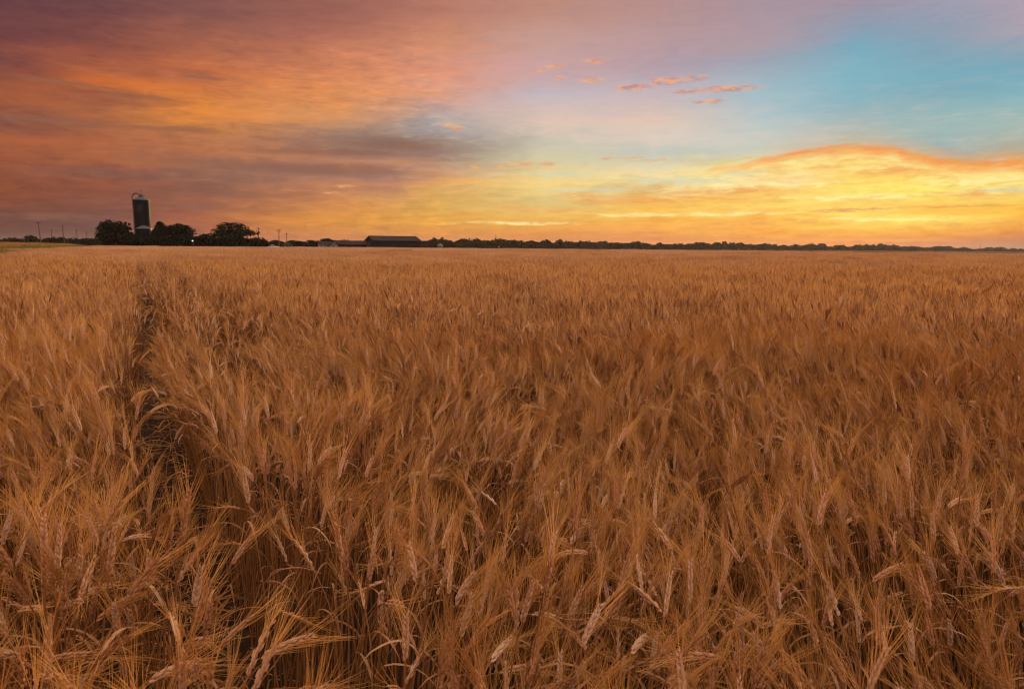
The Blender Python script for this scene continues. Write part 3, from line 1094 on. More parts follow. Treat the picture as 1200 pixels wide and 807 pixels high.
for hx, hy, pose, head, label in HERO:
    g0 = on_plane(hx, hy, 0.70)
    sp = dict(h=0.70, ear=0.078, th0=R(2), seed=int(hx * 7 + hy), tint=0.72)
    if pose == 'hook': sp.update(thn=R(88), tht=R(132), h=0.76, ear=0.082)
    elif pose == 'flat': sp.update(thn=R(76), tht=R(96), ear=0.082)
    elif pose == 'nod': sp.update(thn=R(78), tht=R(118), awn=1.15)
    elif pose == 'droop': sp.update(thn=R(168), tht=R(178), h=0.80, ear=0.06, awn=0.7)
    elif pose == 'stub': sp.update(thn=R(28), tht=R(35), ear=0.05, awn=0.25, tint=0.95)
    else: sp.update(thn=R(24), tht=R(38), ear=0.084)
    stem, er = plant_curve(sp['h'], sp['ear'], sp['th0'], sp['thn'], sp['tht'])
    o = wheat_thing(wheat_parts(sp, 2))
    rz = {True: 0.0, False: math.pi}[math.cos(R(head)) >= 0] + rs.normal(0, 0.25)
    nk = Matrix.Rotation(rz, 3, 'Z') @ Vector(stem[-1])
    o.rotation_euler = (0, 0, rz)
    sc = 0.70 / nk.z
    o.scale = (sc,) * 3
    o.location = (g0.x - nk.x * sc, g0.y - nk.y * sc, 0.008)
    tag(o, label, 'wheat plant', 'wheat plants standing out of the crop')

# ------------------------------------------------------------------ grass verge on the left
vb = MB()
nu, nv = 60, 14
v = []
for i in range(nu):
    t_ = 8 + 300 * (i / (nu - 1)) ** 1.4
    for j in range(nv):
        u = j / (nv - 1)
        s_ = EDGE_L - 0.3 - u * 16
        h = 0.85 * min(1, u * 2.2) ** 0.9 * (0.85 + 0.4 * float(nz1(t_, s_, 9.0))) * min(1, (308 - t_) / 60)
        h *= 1.0 if u < 0.75 else (1 - u) / 0.25
        x, y = RN * s_ + RD * t_
        v.append((x, y, 0.012 + h))
vb.add(v, [(i * nv + j, (i + 1) * nv + j, (i + 1) * nv + j + 1, i * nv + j + 1) for i in range(nu - 1) for j in range(nv - 1)])
vo = vb.build('verge', M['verge'], smooth=True)
tag(vo, kind='structure')
GC = bpy.data.collections.new('grass_kinds')
gids = []
for k in range(5):
    c = MB()
    for i in range(90):
        x, y = rs.normal(0, 0.28, 2)
        a, ln = rs.rand() * 6.28, abs(rs.normal(0.35, 0.2))
        L = rs.uniform(0.22, 0.55)
        d = np.array([math.cos(a) * math.sin(ln), math.sin(a) * math.sin(ln), math.cos(ln)])
        s_ = np.array([-math.sin(a), math.cos(a), 0]) * rs.uniform(0.006, 0.014)
        p = np.array([x, y, 0])
        m_ = p + d * L * .55
        e_ = m_ + (d + np.array([math.cos(a), math.sin(a), -.3]) * .4) * L * .45
        tt = float(np.clip((0.12 if k < 1 else 0.75) + rs.normal(0, .2), 0, 1))
        c.add([p - s_, p + s_, m_ + s_ * .8, m_ - s_ * .8, e_], [(0, 1, 2, 3), (3, 2, 4)], tt)
    o = bpy.data.objects.new('t%02d' % k, c.mesh('grass_tuft', M['grass']))
    GC.objects.link(o)
rows = []
for i in range(5200):
    t_ = 10 + 290 * rs.rand() ** 1.5
    u = rs.rand()
    s_ = EDGE_L - 0.2 - u * 13
    x, y = RN * s_ + RD * t_
    h = 0.85 * min(1, (u * 13 / 16) * 2.2) ** 0.9 * (0.85 + 0.4 * float(nz1(t_, s_, 9.0))) * min(1, (308 - t_) / 60)
    green = (u < 0.40 and nz2(t_, 0, 6.0) > 0.2) or rs.rand() < 0.06
    rows.append((x, y, h, rs.normal(0, .1), rs.normal(0, .1), rs.rand() * 6.28, rs.uniform(.8, 1.5), 0 if green else 1 + rs.randint(4)))
rows = np.array(rows)
tag(scatter('verge_grass', rows, to_rot(rows), GC), 'dry straw and green rough grass on the bank along the field edge', 'grass', kind='stuff')

# weeds along the far edge of the crop
WC = bpy.data.collections.new('weed_kinds')


def weed_mb(n, hgt, spread):
    c = MB()
    for i in range(n):
        a = rs.rand() * 6.28
        z = rs.rand() ** 0.8 * hgt
        r_ = spread * (1 - z / hgt * 0.7) * math.sqrt(rs.rand())
        p = np.array([r_ * math.cos(a), r_ * math.sin(a), z])
        d = np.array([math.cos(a), math.sin(a), rs.normal(0.3, .5)])
        d /= np.linalg.norm(d)
        s_ = np.cross(d, rs.normal(0, 1, 3))
        s_ /= np.linalg.norm(s_)
        L, w = rs.uniform(.10, .2), rs.uniform(.03, .06)
        c.add([p, p + d * L * .5 + s_ * w, p + d * L, p + d * L * .5 - s_ * w], [(0, 1, 2, 3)], rs.rand())
    return c


for k in range(3):
    o = bpy.data.objects.new('w%02d' % k, weed_mb(70, rs.uniform(.4, .75), .5).mesh('weed', M['weed']))
    WC.objects.link(o)
rows = []
e = A1 - A0
for i in range(900):
    t_ = rs.rand() * 1.15
    off = abs(rs.normal(0, 2.0)) + 0.3
    nrm = np.array([-e[1], e[0]]) / np.linalg.norm(e)
    p = A0 + e * t_ + nrm * off * (1 if nrm[1] > 0 else -1)
    if nz1(p[0], p[1], 7.0) < 0.42:
        continue
    rows.append((p[0], p[1], 0.0, 0, 0, rs.rand() * 6.28, rs.uniform(.7, 1.4), rs.randint(3)))
rows = np.array(rows)
tag(scatter('weeds', rows, to_rot(rows), WC), 'low grey-green weeds in a strip along the far right edge of the crop', 'weeds', kind='stuff')
p = at(950, 296.5, 158)
tw_ = empty('weed_plant', (p.x, p.y, 0))
tag(tw_, 'single tall green weed standing above the far edge of the wheat', 'weed')
weed_mb(160, 1.55, .55).build('foliage', M['weed'], tw_)
st = MB()
for a in (-.3, .1, .45):
    st.tube([(0, 0, 0), (a * .5, 0, .8), (a, 0.05, 1.7)], [.02, .014, .004], 5)
st.build('stem', M['weed'], tw_)

# ------------------------------------------------------------------ lawn mound under the farmstead
mb = MB()
n_ = 40
v = []
c0 = at(185, 288, 252)
for i in range(n_):
    for j in range(n_):
        u, w_ = i / (n_ - 1) * 2 - 1, j / (n_ - 1) * 2 - 1
        h = 3.6 * max(0, 1 - u * u) ** 0.9 * max(0, 1 - w_ * w_)
        v.append((c0.x + u * 30, c0.y + 16 + w_ * 26, h - 0.02))
mb.add(v, [(i * n_ + j, (i + 1) * n_ + j, (i + 1) * n_ + j + 1, i * n_ + j + 1) for i in range(n_ - 1) for j in range(n_ - 1)])
tag(mb.build('lawn', M['lawn'], smooth=True), kind='structure')


def mound(x, y):
    u, w_ = (x - c0.x) / 30, (y - c0.y - 16) / 26
    return 3.6 * max(0, 1 - u * u) ** 0.9 * max(0, 1 - w_ * w_) if abs(u) < 1 and abs(w_) < 1 else 0.0


# ------------------------------------------------------------------ trees
def crown_mb(w, h, z0, seed, nf, leaf, lobes=11, flat=0.0):
    """many leaf clumps spread through overlapping lobes; w, h = full width and height of the crown"""
    q = np.random.RandomState(seed)
    mb = MB()
    C = []
    for i in range(lobes):
        a = q.rand() * 6.28
        zt = q.beta(1.6, 1.6)
        rr = w * 0.5 * math.sqrt(max(0.03, 1 - (1.7 * zt - 0.72) ** 2)) * 0.74 * math.sqrt(q.rand())
        C.append((rr * math.cos(a), rr * math.sin(a), z0 + h * (0.18 + 0.66 * zt), w * q.uniform(0.15, 0.26), h * q.uniform(0.16, 0.27)))
    C.append((0, 0, z0 + h * 0.46, w * 0.36, h * 0.46))
    wt = np.array([c[3] ** 2 for c in C])
    wt /= wt.sum()
    cnt = q.multinomial(nf, wt)
    V, F = [], []
    for c, k in zip(C, cnt):
        d = q.normal(0, 1, (k, 3))
        d /= np.linalg.norm(d, axis=1)[:, None]
        r_ = q.rand(k) ** 0.4 * (1 + q.normal(0, .10, k))
        p = np.array(c[:3]) + d * r_[:, None] * np.array([c[3], c[3], c[4]])
        a = q.normal(0, 1, (k, 3))
        a /= np.linalg.norm(a, axis=1)[:, None]
        b = np.cross(a, q.normal(0, 1, (k, 3)))
        b /= np.linalg.norm(b, axis=1)[:, None]
        s_ = leaf * q.uniform(0.5, 1.2, k)[:, None]
        quad = np.stack([p + a * s_, p + b * s_ * .6, p - a * s_, p - b * s_ * .6], 1)
        n0 = len(V) * 0 + sum(len(x) for x in V)
        V.append(quad.reshape(-1, 3))
        F += [(n0 + 4 * i, n0 + 4 * i + 1, n0 + 4 * i + 2, n0 + 4 * i + 3) for i in range(k)]
    A = np.concatenate(V)
    zlo, zhi = np.percentile(A[:, 2], (0.5, 99.6))
    A[:, 2] = z0 + (A[:, 2] - zlo) / (zhi - zlo) * h
    for k in (0, 1):
        lo, hi_ = np.percentile(A[:, k], (1, 99))
        A[:, k] = (A[:, k] - (lo + hi_) / 2) / (hi_ - lo) * w
    mb.add(A, F)
    return mb


def trunk_mb(w, h, z0, seed):
    q = np.random.RandomState(seed)
    mb = MB()
    r0 = max(0.12, h * 0.03)
    mb.tube([(0, 0, -0.5), (0.1 * r0, 0, z0 * .5), (0, 0.1, z0 + h * .35), (0.1, 0, z0 + h * .7)], [r0 * 1.3, r0, r0 * .7, r0 * .2], 8)
    for i in range(6):
        a = q.rand() * 6.28
        zb = z0 * 0.7 + h * 0.1 * q.rand()
        e_ = np.array([math.cos(a) * w * .34, math.sin(a) * w * .34, z0 + h * q.uniform(.3, .7)])
        m_ = np.array([math.cos(a) * w * .14, math.sin(a) * w * .14, zb + (e_[2] - zb) * .35])
        mb.tube([(0, 0, zb), m_, e_], [r0 * .5, r0 * .32, r0 * .08], 5)
    return mb


def tree(name, label, px0, px1, ptop, Y, seed, m, z0f=0.2, nf=2600, leaf=0.42, cat='tree', group=None, zbase=None, lobes=11):
    pc = (px0 + px1) / 2
    P = at(pc, 287, Y)
    top = at(pc, ptop, Y).z
    zb = mound(P.x, P.y) if zbase is None else zbase
    w = (px1 - px0) / FPX * Y
    H = top - zb
    root = empty(name, (P.x, P.y, zb))
    z0 = H * z0f
    crown_mb(w, H - z0, z0, seed, nf, leaf, lobes).build('crown', m, root)
    trunk_mb(w, H - z0, z0, seed).build('trunk', M['bark'], root)
    tag(root, label, cat, group)
    return root


F1 = M['foliage']
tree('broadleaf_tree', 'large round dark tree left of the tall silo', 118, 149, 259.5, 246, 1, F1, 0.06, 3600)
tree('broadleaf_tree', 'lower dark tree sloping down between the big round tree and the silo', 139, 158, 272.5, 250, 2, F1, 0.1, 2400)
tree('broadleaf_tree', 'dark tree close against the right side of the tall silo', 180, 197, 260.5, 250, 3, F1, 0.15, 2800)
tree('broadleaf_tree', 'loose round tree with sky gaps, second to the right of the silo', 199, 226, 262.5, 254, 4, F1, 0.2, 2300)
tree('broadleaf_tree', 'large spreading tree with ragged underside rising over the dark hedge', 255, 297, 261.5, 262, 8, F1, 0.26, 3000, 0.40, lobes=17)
for i, (a, b, t_, lb) in enumerate([
        (148, 172, 276, 'low dark shrub under the silo on its left side'),
        (166, 192, 277, 'low dark shrub directly in front of the silo base'),
        (188, 214, 276, 'broad dark shrub under the second tree right of the silo'),
        (212, 230, 277, 'dark shrub just left of the glowing yard lamp'),
        (228, 246, 275, 'tall hedge shrub just right of the glowing yard lamp'),
        (240, 262, 274, 'rounded hedge shrub at the left foot of the spreading tree'),
        (256, 278, 277, 'dark hedge shrub beneath the middle of the spreading tree'),
        (272, 296, 277, 'dark hedge shrub under the right side of the spreading tree'),
        (290, 312, 279, 'hedge shrub tapering off at the foot of the first tall utility pole')]):
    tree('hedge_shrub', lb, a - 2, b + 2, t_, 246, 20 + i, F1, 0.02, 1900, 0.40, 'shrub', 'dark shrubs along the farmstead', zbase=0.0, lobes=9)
tree('field_bush', 'olive green bush at the field edge left of the white house', 347, 364, 283.2, 282, 41, M['foliage'], 0.03, 1500, 0.22, 'bush')
tree('field_bush', 'small yellow-green bush at the foot of the utility poles', 333, 343, 284.0, 290, 42, M['foliage3'], 0.05, 900, 0.2, 'bush')
for i, (a, b, t_, lb) in enumerate([
        (310, 322, 283, 'small dark tree between the first and second tall utility poles'),
        (319, 332, 281.5, 'small rounded tree behind the second utility pole'),
        (338, 352, 281.6, 'small tree right of the third utility pole'),
        (348, 360, 282.5, 'small tree behind the olive bush'),
        (358, 375, 281.5, 'dark low tree left of the white house'),
        (373, 384, 280, 'tree crown showing above the white house roof on its left'),
        (380, 393, 279.5, 'taller tree crown showing above the white house roof'),
        (397, 406, 281, 'tree crown showing above the middle of the open shed roof'),
        (405, 413, 281.5, 'small tree crown above the right part of the open shed roof')]):
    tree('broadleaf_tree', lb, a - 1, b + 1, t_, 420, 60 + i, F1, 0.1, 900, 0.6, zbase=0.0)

# far trees share a few crowns
VAR = []
for k in range(8):
    root = empty('far_tree', (0, 0, 0))
    cw = 9.0
    crown_mb(cw, 9.0, 0.0, 300 + k, 620, 0.85, 9).build('crown', M['foliage2'], root)
    trunk_mb(cw * .9, 8, 1.2, 300 + k).build('trunk', M['bark'], root)
    VAR.append(root)
used = set()


def far_tree(px, ptop, Y, wpx, label, group):
    k = rs.randint(8)
    o = VAR[k] if k not in used else copy_tree(VAR[k])
    used.add(k)
    P = at(px, 287, Y)
    top = at(px, ptop, Y).z
    o.location = (P.x, P.y, 0)
    sw = wpx / FPX * Y / 9.0
    o.scale = (sw, sw, top / 9.0)
    o.rotation_euler = (0, 0, rs.rand() * 6.28)
    tag(o, label, 'tree', group)


# left wood behind the verge
px = -22
while px < 126:
    w = rs.uniform(10, 17)
    top = 278.6 + rs.normal(0, 1.2) + (2.5 if px < 5 else 0)
    where = 'at the left edge' if px < 22 else ('around the tallest roadside pole' if px < 62 else ('between the roadside poles' if px < 98 else 'just left of the big round tree'))
    far_tree(px, top, 395 + rs.uniform(-15, 15), w, f'low dark tree in row behind grass bank, {where}', 'trees along the left road')
    px += w * 0.62
# right wood
tops = ([497, 510, 522, 532, 545, 560, 590, 620, 655, 700, 760, 800, 850, 880, 905, 950, 985, 1020, 1060, 1100, 1150, 1215],
        [282.5, 279.2, 279.5, 282.5, 280.6, 280.2, 280.8, 282, 282, 284.2, 284.9, 285.1, 283.9, 285.2, 286.2, 286.6, 288.1, 286.4, 288.6, 289.6, 291.0, 291.6])
for rowk in range(2):
    px = 490 + rowk * 6
    while px < 1215:
        u = (px - 490) / 710
        Y = 520 + 900 * u ** 1.2 + rowk * 30
        w = rs.uniform(9.5, 15) * (1 - 0.35 * u)
        top = np.interp(px, *tops) + rs.normal(0, 1.1) + (0.9 if rowk == 0 else 0.1)
        where = ('just right of the long dark barn' if px < 545 else 'around the lone mast in the middle' if px < 640 else 'around the small water tower' if px < 740
                 else 'right of the small water tower' if px < 860 else 'left of the tall weed' if px < 945 else 'under the brightest glow of the sunset' if px < 1060 else 'thinning out at the hazy right end')
        far_tree(px, top, Y, w, f'dark tree in {"front" if rowk == 0 else "back"} row on horizon, {where}', 'trees of the horizon wood')
        px += w * 0.66
if len(used) < 8:
    for k in range(8):
        if k not in used:
            for ch in list(VAR[k].children): bpy.data.objects.remove(ch)
            bpy.data.objects.remove(VAR[k])

# ------------------------------------------------------------------ silo
P = at(169.0, 287, 262)
zb = mound(P.x, P.y) - 0.2
silo = empty('grain_silo', (P.x, P.y, zb))
tag(silo, 'tall dark blue steel silo with pale domed roof and arched fill pipe', 'silo')
px_m = 262 / FPX
Hs = at(165.5, 234.6, 262).z - zb
Rs_ = 2.75
b = MB()
prof_ = [(Rs_ + .06, 0), (Rs_ + .06, .25), (Rs_, .3)]
for i in range(1, 13):
    z = Hs * i / 13
    prof_ += [(Rs_, z - .04), (Rs_ + .012, z - .03), (Rs_ + .012, z + .03), (Rs_, z + .04)]
prof_ += [(Rs_, Hs)]
b.lathe(prof_, 48)
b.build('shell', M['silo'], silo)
b = MB()
b.lathe([(Rs_ - .02, Hs - .12), (Rs_ + .14, Hs - .1), (Rs_ + .14, Hs + .05), (Rs_ * .8, Hs + .5), (Rs_ * .5, Hs + .95), (Rs_ * .25, Hs + 1.2), (.45, Hs + 1.27), (.45, Hs + 1.28), (0.001, Hs + 1.28)], 40)
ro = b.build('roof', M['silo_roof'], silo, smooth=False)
b = MB()
for i in range(14):
    a0_, a1_ = 2 * math.pi * i / 14, 2 * math.pi * (i + 1) / 14
    for z in (Hs + 1.55, Hs + 2.05):
        b.tube([(.95 * math.cos(a0_), .95 * math.sin(a0_), z), (.95 * math.cos(a1_), .95 * math.sin(a1_), z)], .035, 4)
    if i % 2 == 0:
        b.tube([(.95 * math.cos(a0_), .95 * math.sin(a0_), Hs + 1.0), (.95 * math.cos(a0_), .95 * math.sin(a0_), Hs + 2.05)], .04, 4)
b.build('roof_railing', M['dark_metal'], silo)
b = MB()
b.lathe([(.95, Hs + 1.14), (.95, Hs + 1.3), (.5, Hs + 1.32), (.5, Hs + 1.75), (0.001, Hs + 1.9)], 20)
b.build('roof_hatch', M['dark_metal'], silo)
b = MB()
b.tube([(0.1, 0, Hs + 1.6), (.1, 0, Hs + 4.1)], .05, 5)
b.tube([(-.75, 0, Hs + 3.3), (.95, 0, Hs + 3.3)], .045, 5)
b.tube([(.1, -.7, Hs + 3.3), (.1, .7, Hs + 3.3)], .045, 5)
b.build('hoist_mast', M['dark_metal'], silo)
b = MB()
arc = [(-Rs_ - .25, -.4, Hs * 1.0 - .5)] + [(-1.45 + 1.62 * math.cos(a) - .12, -.4 * math.sin(a * .5 + .8), Hs + .55 + 1.9 * math.sin(a)) for a in np.linspace(math.pi, R(38), 12)]
b.tube(arc, .21, 10)
b.build('fill_pipe', M['dark_metal'], silo, smooth=True)
b = MB()
for dx_ in (-.2, .2):
    b.tube([(-Rs_ - .28, dx_ - .4, 0.3), (-Rs_ - .28, dx_ - .4, Hs - .4)], .06, 5)
for i in range(40):
    z = .5 + i * (Hs - 1.2) / 39
    b.tube([(-Rs_ - .28, -.6, z), (-Rs_ - .28, -.2, z)], .03, 4)
for i in range(8):
    z = 1.5 + i * (Hs - 2.5) / 7
    b.tube([(-Rs_ - .02, -.4, z), (-Rs_ - .3, -.4, z)], .05, 4)
b.build('unloading_chute', M['brown'], silo)
b = MB()
la = R(8)
for da in (-.09, .09):
    x, y = (Rs_ + .3) * math.cos(la + da), (Rs_ + .3) * math.sin(la + da)
    b.tube([(x, y, 2), (x, y, Hs + .8)], .05, 5)
for i in range(34):
    z = 2.2 + i * (Hs - 2) / 33
    b.tube([((Rs_ + .3) * math.cos(la - .09), (Rs_ + .3) * math.sin(la - .09), z), ((Rs_ + .3) * math.cos(la + .09), (Rs_ + .3) * math.sin(la + .09), z)], .03, 4)
for i in range(9):
    z = 3.5 + i * (Hs - 4) / 8
    b.tube([((Rs_ + .3) * math.cos(la), (Rs_ + .3) * math.sin(la), z)] + [((Rs_ + .3 + .5 * math.sin(t_)) * math.cos(la - .16 * math.cos(t_)), (Rs_ + .3 + .5 * math.sin(t_)) * math.sin(la - .16 * math.cos(t_)), z) for t_ in np.linspace(.1, 3.0, 7)], .035, 4)
b.build('ladder', M['ladder_sunlit'], silo)


# emblem: curved bar over a spread A over a base bar, faded white
def patch(mb, pts):
    """flat figure (u along the wall, z) wrapped on the shell's front"""
    v = []
    for k, r_ in enumerate((Rs_ + .055, Rs_ + .075)):
        for u, z in pts:
            a = -math.pi / 2 + u / Rs_
            v.append((r_ * math.cos(a), r_ * math.sin(a), z))
    n = len(pts)
    f = [tuple(range(n - 1, -1, -1)), tuple(range(n, 2 * n))] + [(i, (i + 1) % n, n + (i + 1) % n, n + i) for i in range(n)]
    mb.add(v, f)


def stroke(mb, a, b_, w):
    a, b_ = np.array(a), np.array(b_)
    d = (b_ - a) / np.linalg.norm(b_ - a)
    s_ = np.array([-d[1], d[0]]) * w / 2
    for i in range(4):
        p, q = a + (b_ - a) * i / 4, a + (b_ - a) * (i + 1) / 4
        patch(mb, [p - s_, q - s_, q + s_, p + s_])


b = MB()
cu, cz = 0.75, Hs - 3.0
cu = 0.55
for a, c in [((-1.15, .75), (-.35, 1.0)), ((-.35, 1.0), (0, 1.25)), ((0, 1.25), (.35, 1.0)), ((.35, 1.0), (1.15, .75)),
             ((-1.0, -.75), (1.0, -.75)), ((-.75, -.62), (.1, .35)), ((.75, -.62), (-.1, .35)), ((-.55, -.05), (.6, -.05)), ((-.9, .5), (.9, .5))]:
    stroke(b, (cu + a[0] * .95, cz + a[1]), (cu + c[0] * .95, cz + c[1]), .11)
b.build('emblem', M['white_mark'], silo)

# short bin in front of it
P2 = at(169.6, 287, 254)
zb2 = mound(P2.x, P2.y) - 0.2
bn_ = empty('grain_bin', (P2.x, P2.y, zb2))
tag(bn_, 'short round steel bin with pale conical roof at the foot of the tall silo', 'silo')
Hb = at(168.3, 268.2, 254).z - zb2
b = MB()
pr = [(2.6, 0)]
for i in range(1, 7):
    z = Hb * i / 7
    pr += [(2.6, z - .03), (2.64, z), (2.6, z + .03)]
b.lathe(pr + [(2.6, Hb)], 40)
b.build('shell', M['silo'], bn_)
b = MB()
b.lathe([(2.58, Hb - .1), (2.75, Hb - .08), (2.75, Hb + .06), (1.6, Hb + .65), (.5, Hb + 1.15), (.4, Hb + 1.3), (.001, Hb + 1.32)], 40)
b.build('roof', M['silo_roof'], bn_)
b = MB()
b.box((0.3, -2.66, 1.1), (.8, .12, 1.7))
b.build('door', M['dark_metal'], bn_)

# ------------------------------------------------------------------ barn, house, shed
ps = R(26)


def gable(mb, x0, x1, y0, y1, z0, ze, zr):
    """closed gabled body, ridge along x"""
    ym = (y0 + y1) / 2
    v = [(x0, y0, z0), (x1, y0, z0), (x1, y1, z0), (x0, y1, z0), (x0, y0, ze), (x1, y0, ze), (x1, y1, ze), (x0, y1, ze), (x0, ym, zr), (x1, ym, zr)]
    mb.add(v, [(0, 1, 5, 4), (1, 2, 6, 9, 5), (2, 3, 7, 6), (3, 0, 4, 8, 7), (4, 5, 9, 8), (6, 7, 8, 9), (3, 2, 1, 0)])


def roof_slab(mb, x0, x1, y0, y1, ze, zr, th=.14, ov=.4):
    ym = (y0 + y1) / 2
    sl = (zr - ze) / (ym - y0)
    for s_, yy in ((-1, y0 - ov), (1, y1 + ov)):
        zl = ze - sl * ov + .03
        zt = zr + .03
        v = [(x0 - ov, yy, zl), (x1 + ov, yy, zl), (x1 + ov, ym, zt), (x0 - ov, ym, zt)]
        v += [(a, b_, c + th) for a, b_, c in v]
        f = [(3, 2, 1, 0), (4, 5, 6, 7), (0, 1, 5, 4), (1, 2, 6, 5), (2, 3, 7, 6), (3, 0, 4, 7)]
        mb.add(v, f if s_ < 0 else [q[::-1] for q in f])


Pb = at(438.3, 289, 300)
barn = empty('metal_barn', (Pb.x, Pb.y, 0), ps)
tag(barn, 'long dark brown metal barn with low gabled roof, the biggest building', 'barn')
hr, he = at(460, 277.2, 305).z, at(460, 282.2, 303).z
b = MB(); gable(b, 0, 20.7, 0, 15, -0.2, he, hr); b.build('wall', M['barn_wall'], barn)
b = MB(); roof_slab(b, 0, 20.7, 0, 15, he, hr); b.build('roof', M['barn_roof'], barn)
b = MB(); b.tube([(-.4, 7.5, hr + .22), (21.1, 7.5, hr + .22)], .14, 6); b.build('ridge_cap', M['dark_metal'], barn)
b = MB(); b.box((10.35, -.06, .35), (20.6, .1, .7)); b.build('base_trim', M['silo_roof'], barn)
b = MB(); b.box((-.07, 7.5, 1.55), (.12, 4.2, 3.1)); b.build('sliding_door', M['dark_metal'], barn)

Ph = at(373.5, 289, 302)
house = empty('white_house', (Ph.x, Ph.y, 0), R(18))
tag(house, 'small white house with dark roof and front gable left of the open shed', 'house')
L = 8.0
zr_, ze_ = at(384, 283.2, 302).z, at(384, 286.2, 302).z
b = MB(); gable(b, 0, L, 0, 6, -.2, ze_, zr_); b.build('wall', M['white'], house)
b = MB(); roof_slab(b, 0, L, 0, 6, ze_, zr_, .12, .3); b.build('roof', M['shed_roof'], house)
pr_ = at(390, 282.2, 302).z
b = MB()
b.prism([(5.2, -.2), (7.9, -.2), (7.9, ze_ - .1), (6.55, pr_ - .35), (5.2, ze_ - .1)], 'y', -1.6, -0.02)
b.build('porch_wall', M['white'], house)
b = MB()
b.prism([(4.9, ze_ - .25), (6.55, pr_), (8.2, ze_ - .25), (8.2, ze_ - .12), (6.55, pr_ + .15), (4.9, ze_ - .12)], 'y', -1.85, 2.0)
b.build('porch_roof', M['shed_roof'], house)
b = MB(); b.box((6.55, -1.63, ze_ + .1), (1.5, .06, .5)); b.build('gable_board', M['brown'], house)
for x in (1.1, 2.6):
    b = MB(); b.box((x, -.04, 1.25), (.8, .06, .9)); w_ = b.build('window', M['white'], house)
    b = MB(); b.box((x, -.085, 1.25), (.64, .03, .74)); b.build('pane', M['glass'], w_)
b = MB(); b.box((3.9, -.05, .95), (.9, .08, 1.9)); b.build('door', M['glass'], house)
b = MB(); b.box((6.0, -1.64, 1.2), (.7, .05, .8)); b.build('window', M['glass'], house)

Pd = at(394.8, 289, 303)
shed = empty('open_shed', (Pd.x, Pd.y, 0), R(18))
tag(shed, 'long low open-fronted shed with dark roof between white house and barn', 'shed')
L = 13.0
zr_, ze_ = at(410, 282.2, 306).z, at(410, 286.6, 303).z
b = MB()
b.prism([(-.4, ze_ - .1), (4.5, zr_), (9.4, ze_ - .1), (9.4, ze_ + .05), (4.5, zr_ + .15), (-.4, ze_ + .05)], 'x', -.3, L + .3)
b.build('roof', M['shed_roof'], shed)
b = MB(); b.box((L / 2, 8.9, ze_ / 2), (L, .12, ze_)); b.build('back_wall', M['brown'], shed)
for x in (.06, L - .06):
    b = MB(); b.prism([(.3, -.1), (8.83, -.1), (8.83, ze_ - .05), (4.5, zr_ - .1), (.3, ze_ - .05)], 'x', x - .05, x + .05); b.build('side_wall', M['brown'], shed)
for i in range(5):
    b = MB(); b.box((.25 + i * (L - .5) / 4, .08, ze_ / 2), (.16, .16, ze_)); b.build('post', M['white'], shed)
b = MB(); b.box((L / 2, .08, ze_ - .18), (L, .2, .3)); b.build('front_beam', M['brown'], shed)


def wheel(parent, c, r_, w_):
    b = MB()
    n = 18
    pr = [(r_ * .55, -w_ / 2), (r_ * .92, -w_ / 2), (r_, -w_ * .3), (r_, w_ * .3), (r_ * .92, w_ / 2), (r_ * .55, w_ / 2), (r_ * .55, -w_ / 2)]
    v = [(c[0] + a * math.cos(2 * math.pi * j / n), c[1] + z, c[2] + a * math.sin(2 * math.pi * j / n)) for a, z in pr for j in range(n)]
    b.add(v, [(i * n + j, i * n + (j + 1) % n, (i + 1) * n + (j + 1) % n, (i + 1) * n + j) for i in range(len(pr) - 1) for j in range(n)])
    t_ = b.build('wheel', M['rubber'], parent)
    b = MB()
    pr = [(0.001, -w_ * .35), (r_ * .54, -w_ * .4), (r_ * .54, w_ * .4), (0.001, w_ * .35)]
    v = [(c[0] + a * math.cos(2 * math.pi * j / n), c[1] + z, c[2] + a * math.sin(2 * math.pi * j / n)) for a, z in pr for j in range(n)]
    b.add(v, [(i * n + j, i * n + (j + 1) % n, (i + 1) * n + (j + 1) % n, (i + 1) * n + j) for i in range(len(pr) - 1) for j in range(n)])
    b.build('rim', M['rim'], t_)


def tractor(P, rz, label):
    o = empty('red_tractor', P, rz)
    tag(o, label, 'tractor', 'red machines in the open shed')
    b = MB()
    b.prism([(-.9, .55), (1.5, .55), (1.6, 1.15), (1.3, 1.25), (.2, 1.3), (-.1, 1.1), (-.9, 1.05)], 'y', -.32, .32)
    b.build('body', M['red'], o)
    b = MB(); b.box((-.45, 0, 1.2), (.5, .5, .12)); b.box((-.68, 0, 1.42), (.1, .5, .36)); b.build('seat', M['rubber'], o)
    b = MB(); b.tube([(.1, 0, 1.1), (-.12, 0, 1.5)], .03, 5); b.build('steering_column', M['dark_metal'], o)
    b = MB(); b.tube([(1.0, .1, 1.2), (1.0, .1, 1.75)], .05, 6); b.build('exhaust', M['dark_metal'], o)
    for s_ in (-1, 1):
        wheel(o, (-.6, s_ * .62, .68), .68, .36)
        wheel(o, (1.15, s_ * .5, .38), .38, .22)
    return o


sm = Matrix.Translation((Pd.x, Pd.y, 0)) @ Matrix.Rotation(R(18), 4, 'Z')
tractor(sm @ Vector((1.8, 2.2, 0)), R(18), 'small red tractor parked in the left bay of the open shed')
tractor(sm @ Vector((5.0, 2.6, 0)), R(200), 'small red tractor parked in the second bay of the open shed')


